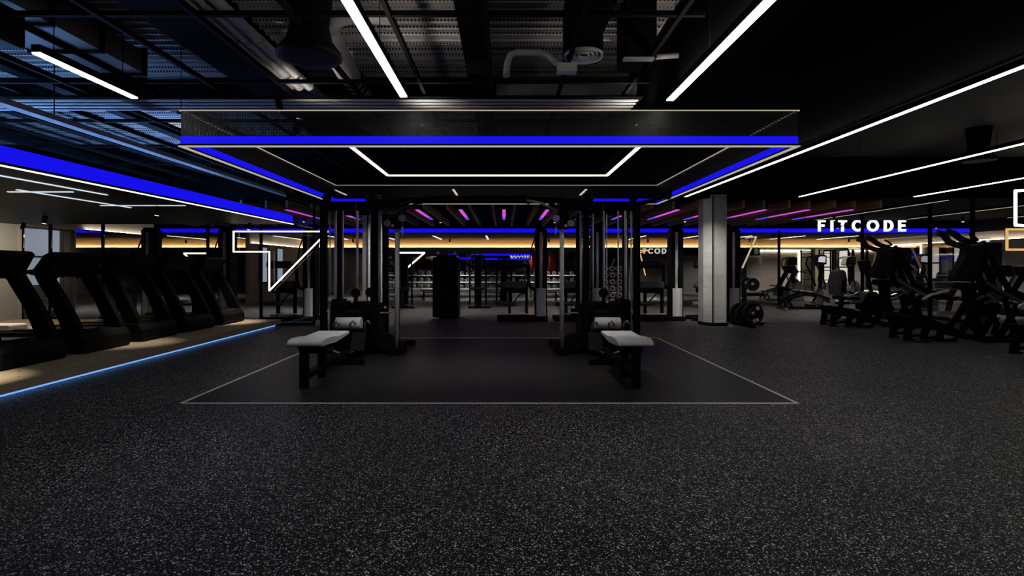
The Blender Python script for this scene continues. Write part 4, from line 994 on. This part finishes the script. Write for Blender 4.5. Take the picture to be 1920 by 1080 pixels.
# ------------------------------------------------------------------ cardio machines on the right
def elliptical():
    t = thing('elliptical_trainer', 'x', 'elliptical trainer', (0, 0, 0), 0, 'cross trainers')
    MB().prism([(-0.05, 0), (0.35, 0), (0.33, 0.35), (0.15, 0.85), (0.02, 0.9), (-0.05, 0.6)], -0.22, 0.22, 'Y', bev=0.03).build('front_housing', 'greyplastic', t)
    MB().path([(0.02, 0, 0.7), (-0.05, 0, 1.0), (0.02, 0, 1.3), (0.0, 0, 1.45)], 0.10, 0.09).build('mast', 'black', t)
    c = MB().box((-0.12, 0, 1.62), (0.10, 0.44, 0.36), (0, 0.35, 0.25), bev=0.02).build('console', 'greyplastic', t)
    MB().box((-0.12, -0.225, 1.62), (0.34, 0.02, 0.30), (0, 0, 0.12), bev=0.008).build('console_side', 'plastic', t)
    MB().box((-0.12, -0.24, 1.64), (0.24, 0.012, 0.19), (0, 0.1, 0.12)).build('screen', 'screen', t)
    for q in (-1, 1):
        MB().tube([(-0.02, q * 0.28, 0.75), (-0.15, q * 0.30, 1.1), (-0.35, q * 0.28, 1.5), (-0.30, q * 0.26, 1.7), (-0.1, q * 0.22, 1.78)], 0.025, 10).build('swing_arm', 'black', t)
        MB().path([(0.1, q * 0.25, 0.35), (-0.5, q * 0.22, 0.55), (-1.15, q * 0.18, 0.35), (-1.3, q * 0.18, 0.1)], 0.07, 0.06).build('pedal_arm', 'black', t)
        MB().box((-0.65, q * 0.20, 0.6), (0.42, 0.16, 0.05), (0, 0.12, 0), bev=0.015).build('pedal', 'silver', t)
        MB().path([(-1.2, q * 0.18, 0.4), (-1.05, q * 0.18, 0.04)], 0.06, 0.05).build('rear_leg', 'black', t)
    MB().bb(-1.35, 0.3, -0.05, 0.05, 0.0, 0.08).build('base_rail', 'black', t)
    MB().bb(-1.35, -1.25, -0.3, 0.3, 0.0, 0.06).build('rear_foot', 'silver', t)
    return t
el = elliptical(); el.location = (X_(1540, 17.6), 17.6, 0); el['label'] = 'cross trainer with a lit screen beside the clear glass screen'
dup(el, (X_(1500, 21.5), 22.0, 0), 'cross trainer farther back in front of the cream wall')
dup(el, (X_(1730, 16.8), 16.8, 0), 'cross trainer with a lit screen just left of the black glass post')
dup(el, (X_(1612, 19.5), 20.0, 0), 'cross trainer behind the grey seated bike')
for t_ in (o for o in bpy.data.objects if o.name in ('elliptical_trainer.001', 'elliptical_trainer.003')):
    for c in kids(t_):
        if c.name.startswith('screen'):
            c.data = c.data.copy(); c.data.materials.clear(); c.data.materials.append(M['gloss'])
def rbike():
    t = thing('recumbent_bike', 'x', 'exercise bike', (0, 0, 0), 0, 'recumbent bikes')
    MB().prism([(-0.28, 0.62), (-0.05, 0.60), (0.02, 1.05), (-0.02, 1.28), (-0.14, 1.33), (-0.26, 1.22), (-0.32, 0.95)], -0.20, 0.20, 'Y', bev=0.05).build('backrest', 'greyplastic', t)
    MB().prism([(-0.18, 0.72), (-0.04, 0.72), (-0.01, 1.05), (-0.13, 1.05)], -0.215, -0.19, 'Y').build('backrest_pad', 'paddark', t)
    MB().bb(-0.18, 0.36, -0.2, 0.2, 0.50, 0.60, bev=0.03).build('seat', 'paddark', t)
    MB().prism([(0.45, 0.08), (1.0, 0.08), (1.05, 0.4), (0.85, 0.72), (0.6, 0.72), (0.42, 0.4)], -0.16, 0.16, 'Y', bev=0.04).build('drive_housing', 'plastic', t)
    MB().path([(0.78, 0, 0.7), (0.70, 0, 1.1), (0.62, 0, 1.3)], 0.07, 0.07).build('console_mast', 'black', t)
    MB().box((0.60, 0, 1.42), (0.08, 0.42, 0.32), (0, -0.25, 0), bev=0.02).build('console', 'plastic', t)
    for q in (-1, 1):
        MB().tube([(-0.05, q * 0.24, 0.52), (0.22, q * 0.27, 0.70), (0.34, q * 0.27, 0.72)], 0.02, 8).build('side_handle', 'steel', t)
        MB().box((0.62, q * 0.24, 0.35), (0.2, 0.1, 0.04), (0, 0.2, 0)).build('pedal', 'rubber', t)
    MB().bb(-0.35, 1.05, -0.07, 0.07, 0.10, 0.22, bev=0.02).build('frame_rail', 'silver', t)
    for x in (-0.32, 0.98): MB().bb(x - 0.05, x + 0.05, -0.3, 0.3, 0.0, 0.10, bev=0.02).build('floor_foot', 'silver', t)
    MB().path([(-0.1, 0, 0.15), (-0.02, 0, 0.52)], 0.10, 0.09).build('seat_post', 'black', t)
    return t
rb = rbike(); rb.location = (X_(1580, 14.6), 14.6, 0); rb['label'] = 'grey backed seated exercise bike left of the second leverage machine'
dup(rb, (11.95, 14.25, 0), 'grey backed seated exercise bike behind the glass, beside the nearest leverage machine')
dup(rb, (X_(1668, 18.2), 18.2, 0), 'seated exercise bike behind the second leverage machine')
for i, (px, d, lab) in enumerate(((1850, 17.2, 'black treadmill behind the glass posts near the right wall'), (1900, 15.2, 'black treadmill behind the glass at the right edge'),)):
    dup(tm, (X_(px, d), d, 0), lab, rz=PI, group='treadmills near the right wall')
dup(tm, (X_(1480, 24.5), 25.5, 0), 'black treadmill silhouetted before the cream back panel', rz=PI, group='treadmills near the right wall')
tag(MB().path([(0, 0, 0), (0.05, 0, -0.15), (0.09, 0, -0.28)], 0.03, 0.03).build('orange_strap', 'orange'), 'small orange strap hanging behind the nearest leverage machine', 'strap').location = (X_(1845, 11.6), 11.6, 1.02)
bo = bpy.data.objects['orange_strap']
gb = thing('floor_box', 'small dark box on the floor before the cross trainer', 'box', (X_(1513, 18.2), 18.0, 0))
MB().bb(-0.13, 0.13, -0.12, 0.12, 0, 0.13, bev=0.02).build('casing', 'plastic', gb)
MB().bb(-0.11, 0.11, -0.1, 0.1, 0.13, 0.145).build('lid', 'greyplastic', gb)


# ------------------------------------------------------------------ spots, plus fill lamps added to brighten the scene
def lamp(kind, name, label, loc, aim, watts, col=(1, 0.94, 0.86), cone=110, blend=1.0, rad=0.05, group=None):
    t = thing(name, label, 'spotlight', loc, 0, group)
    d = (Vector(aim) - Vector(loc)).normalized()
    MB().tube([-d * 0.16, -d * 0.01, ], 0.038, 16).build('lamp_body', 'beam', t)
    MB().tube([-d * 0.012, -d * 0.002], 0.03, 16).build('lamp_lens', 'led_bright', t)
    if kind == 'down': MB().tube([(0, 0, 0.1), (0, 0, 0.25)], 0.012, 8).build('stem', 'beam', t)
    li = bpy.data.lights.new(name + '_light', 'SPOT'); li.energy = watts; li.color = col
    li.spot_size = math.radians(cone); li.spot_blend = blend; li.shadow_soft_size = rad
    o = bpy.data.objects.new('light', li); C.objects.link(o); o.parent = t; o.location = d * 0.02
    o.rotation_euler = d.to_track_quat('-Z', 'Y').to_euler()
    return t
k = 0
for (x, y) in ((-17, 16.5), (-13.5, 18), (-9.6, 16.5), (-6.2, 16.5), (-2.0, 16.8), (1.6, 16.8), (5.6, 16.5), (9.9, 16.0), (14.2, 16.5)):
    lamp('down', 'added_downlight', 'small black fill lamp added among the baffles, %s from the left' % ordw(k), (x, y, 2.78), (x, y + 0.01, 0), 420 if x < -6 else 280, group='added fill lamps among the baffles'); k += 1  # added lamps, brighten the area behind the glass and the rig
k = 0
for (x, y) in ((-14, 23.5), (-6.5, 23.0), (-2.3, 22.6), (1.9, 22.6), (6.2, 23.0), (10.4, 22.6), (14.6, 22.6)):
    lamp('down', 'added_downlight', 'small black fill lamp added under the wooden ceiling, %s from the left' % ordw(k), (x, y, 2.42), (x, y + 0.8, 0), 480, group='added fill lamps under the wooden ceiling'); k += 1  # added to lift the dumbbell racks and far floor
k = 0
for (x, y) in ((-6, 27.5), (-2.0, 27.3), (2.0, 27.3), (6.2, 27.3), (11, 27.5), (15, 27.5)):
    lamp('down', 'added_downlight', 'small black fill lamp added near the back wall, %s from the left' % ordw(k), (x, y, 2.6), (x, y + 0.9, 0), 380, group='added fill lamps near the back wall'); k += 1  # added lamps that brighten the back wall zone
for (x, ax, lab) in ((3.6, 4.94, 'black spot added to light the silver column beside the plates'), (-2.3, -3.1, 'black spot added to light the silver column behind the left tower')):
    lamp('spot', 'spotlight', lab, (x, 10.75, 3.0), (ax, 12.7, 1.3), 480, cone=48)  # both spots are added to brighten the columns
for (x, y, z, w, c, lab) in ((-0.95, 6.1, 3.02, 22, 130, 'uplight behind the front mesh, left one'), (1.52, 6.1, 3.02, 26, 130, 'uplight behind the front mesh, right one'), (-2.25, 5.85, 3.02, 16, 130, 'lamp added behind the front mesh to brighten the three pipes'), (-6.1, 9.7, 2.75, 90, 80, 'uplight on the canopy, left of the mesh frame')):
    lamp('up', 'uplight', lab, (x, y, z), (x + (0.2 if x < 1 else -0.3), y + 0.1, z + 1), w, cone=c)  # the lamp below the pipes is an added fill
for (x, y, ax, ay, w, lab) in ((-2.3, 3.4, -2.3, 3.8, 34, 'spotlight over the open floor on the left'), (-0.9, 7.0, -1.2, 7.9, 150, 'added fill spot inside the mesh frame, left one'), (0.9, 7.0, 0.8, 7.9, 130, 'added fill spot inside the mesh frame, right one'), (-2.6, 6.2, -2.4, 7.3, 45, 'added fill spot above the left grey bench'), (2.2, 6.2, 1.8, 7.3, 45, 'added fill spot above the right grey bench'), (0.75, 3.3, 0.75, 3.8, 30, 'spotlight over the open floor in the middle'), (2.6, 0.9, 3.0, 5.1, 150, 'spotlight under the black soffit')):
    lamp('spot', 'floor_spotlight', lab, (x, y, 3.2 if (x < 2 or y > 5) else 2.95), (ax, ay, 0), w, cone=(42 if x < 2 else 28) if y < 5 else 80)  # mesh frame and bench spots are added to brighten the rig
for (x, y, w, lab) in ((15.6, 15.2, 260, 'black fill lamp added nearest the right wall'), (15.8, 19.5, 260, 'black fill lamp added before the dark door on the right wall'), (12.2, 19.5, 200, 'black fill lamp added over the right hand cross trainers')):
    lamp('down', 'added_downlight', lab, (x, y, 2.82 if y < 18 else 2.8), (x + 0.5, y + 0.3, 0), w)  # added to brighten the right wall and the cardio area
for (x, y, w, lab) in ((-5.6, 5.7, 330, 'spot under the canopy over the near corner of the platform'), (-5.6, 8.6, 120, 'added fill spot under the canopy over the middle of the platform edge'), (-8.8, 10.2, 230, 'spot under the canopy behind the treadmill decks'), (-5.7, 11.9, 230, 'spot under the canopy over the far corner of the platform'), (-10.3, 11.4, 85, 'added fill spot under the canopy for the grey left wall')):
    lamp('spot', 'canopy_spotlight', lab, (x, y, 2.22), (x - 0.45, y + 0.01, 0) if x > -10 else (-11.5, 12.3, 1.3), w, col=(1, 0.86, 0.66), cone=46 if x > -8 else 120)  # spots for the platform middle and left wall are added fill

# ------------------------------------------------------------------ world and view
w = bpy.data.worlds.new('world'); bpy.context.scene.world = w; w.use_nodes = True
w.node_tree.nodes['Background'].inputs[0].default_value = (0.0, 0.0, 0.0, 1)
w.node_tree.nodes['Background'].inputs[1].default_value = 0.0
sc = bpy.context.scene
sc.view_settings.view_transform = 'Standard'; sc.view_settings.look = 'None'
sc.view_settings.exposure = 0.0; sc.view_settings.gamma = 1.0; sc.view_settings.use_curve_mapping = False
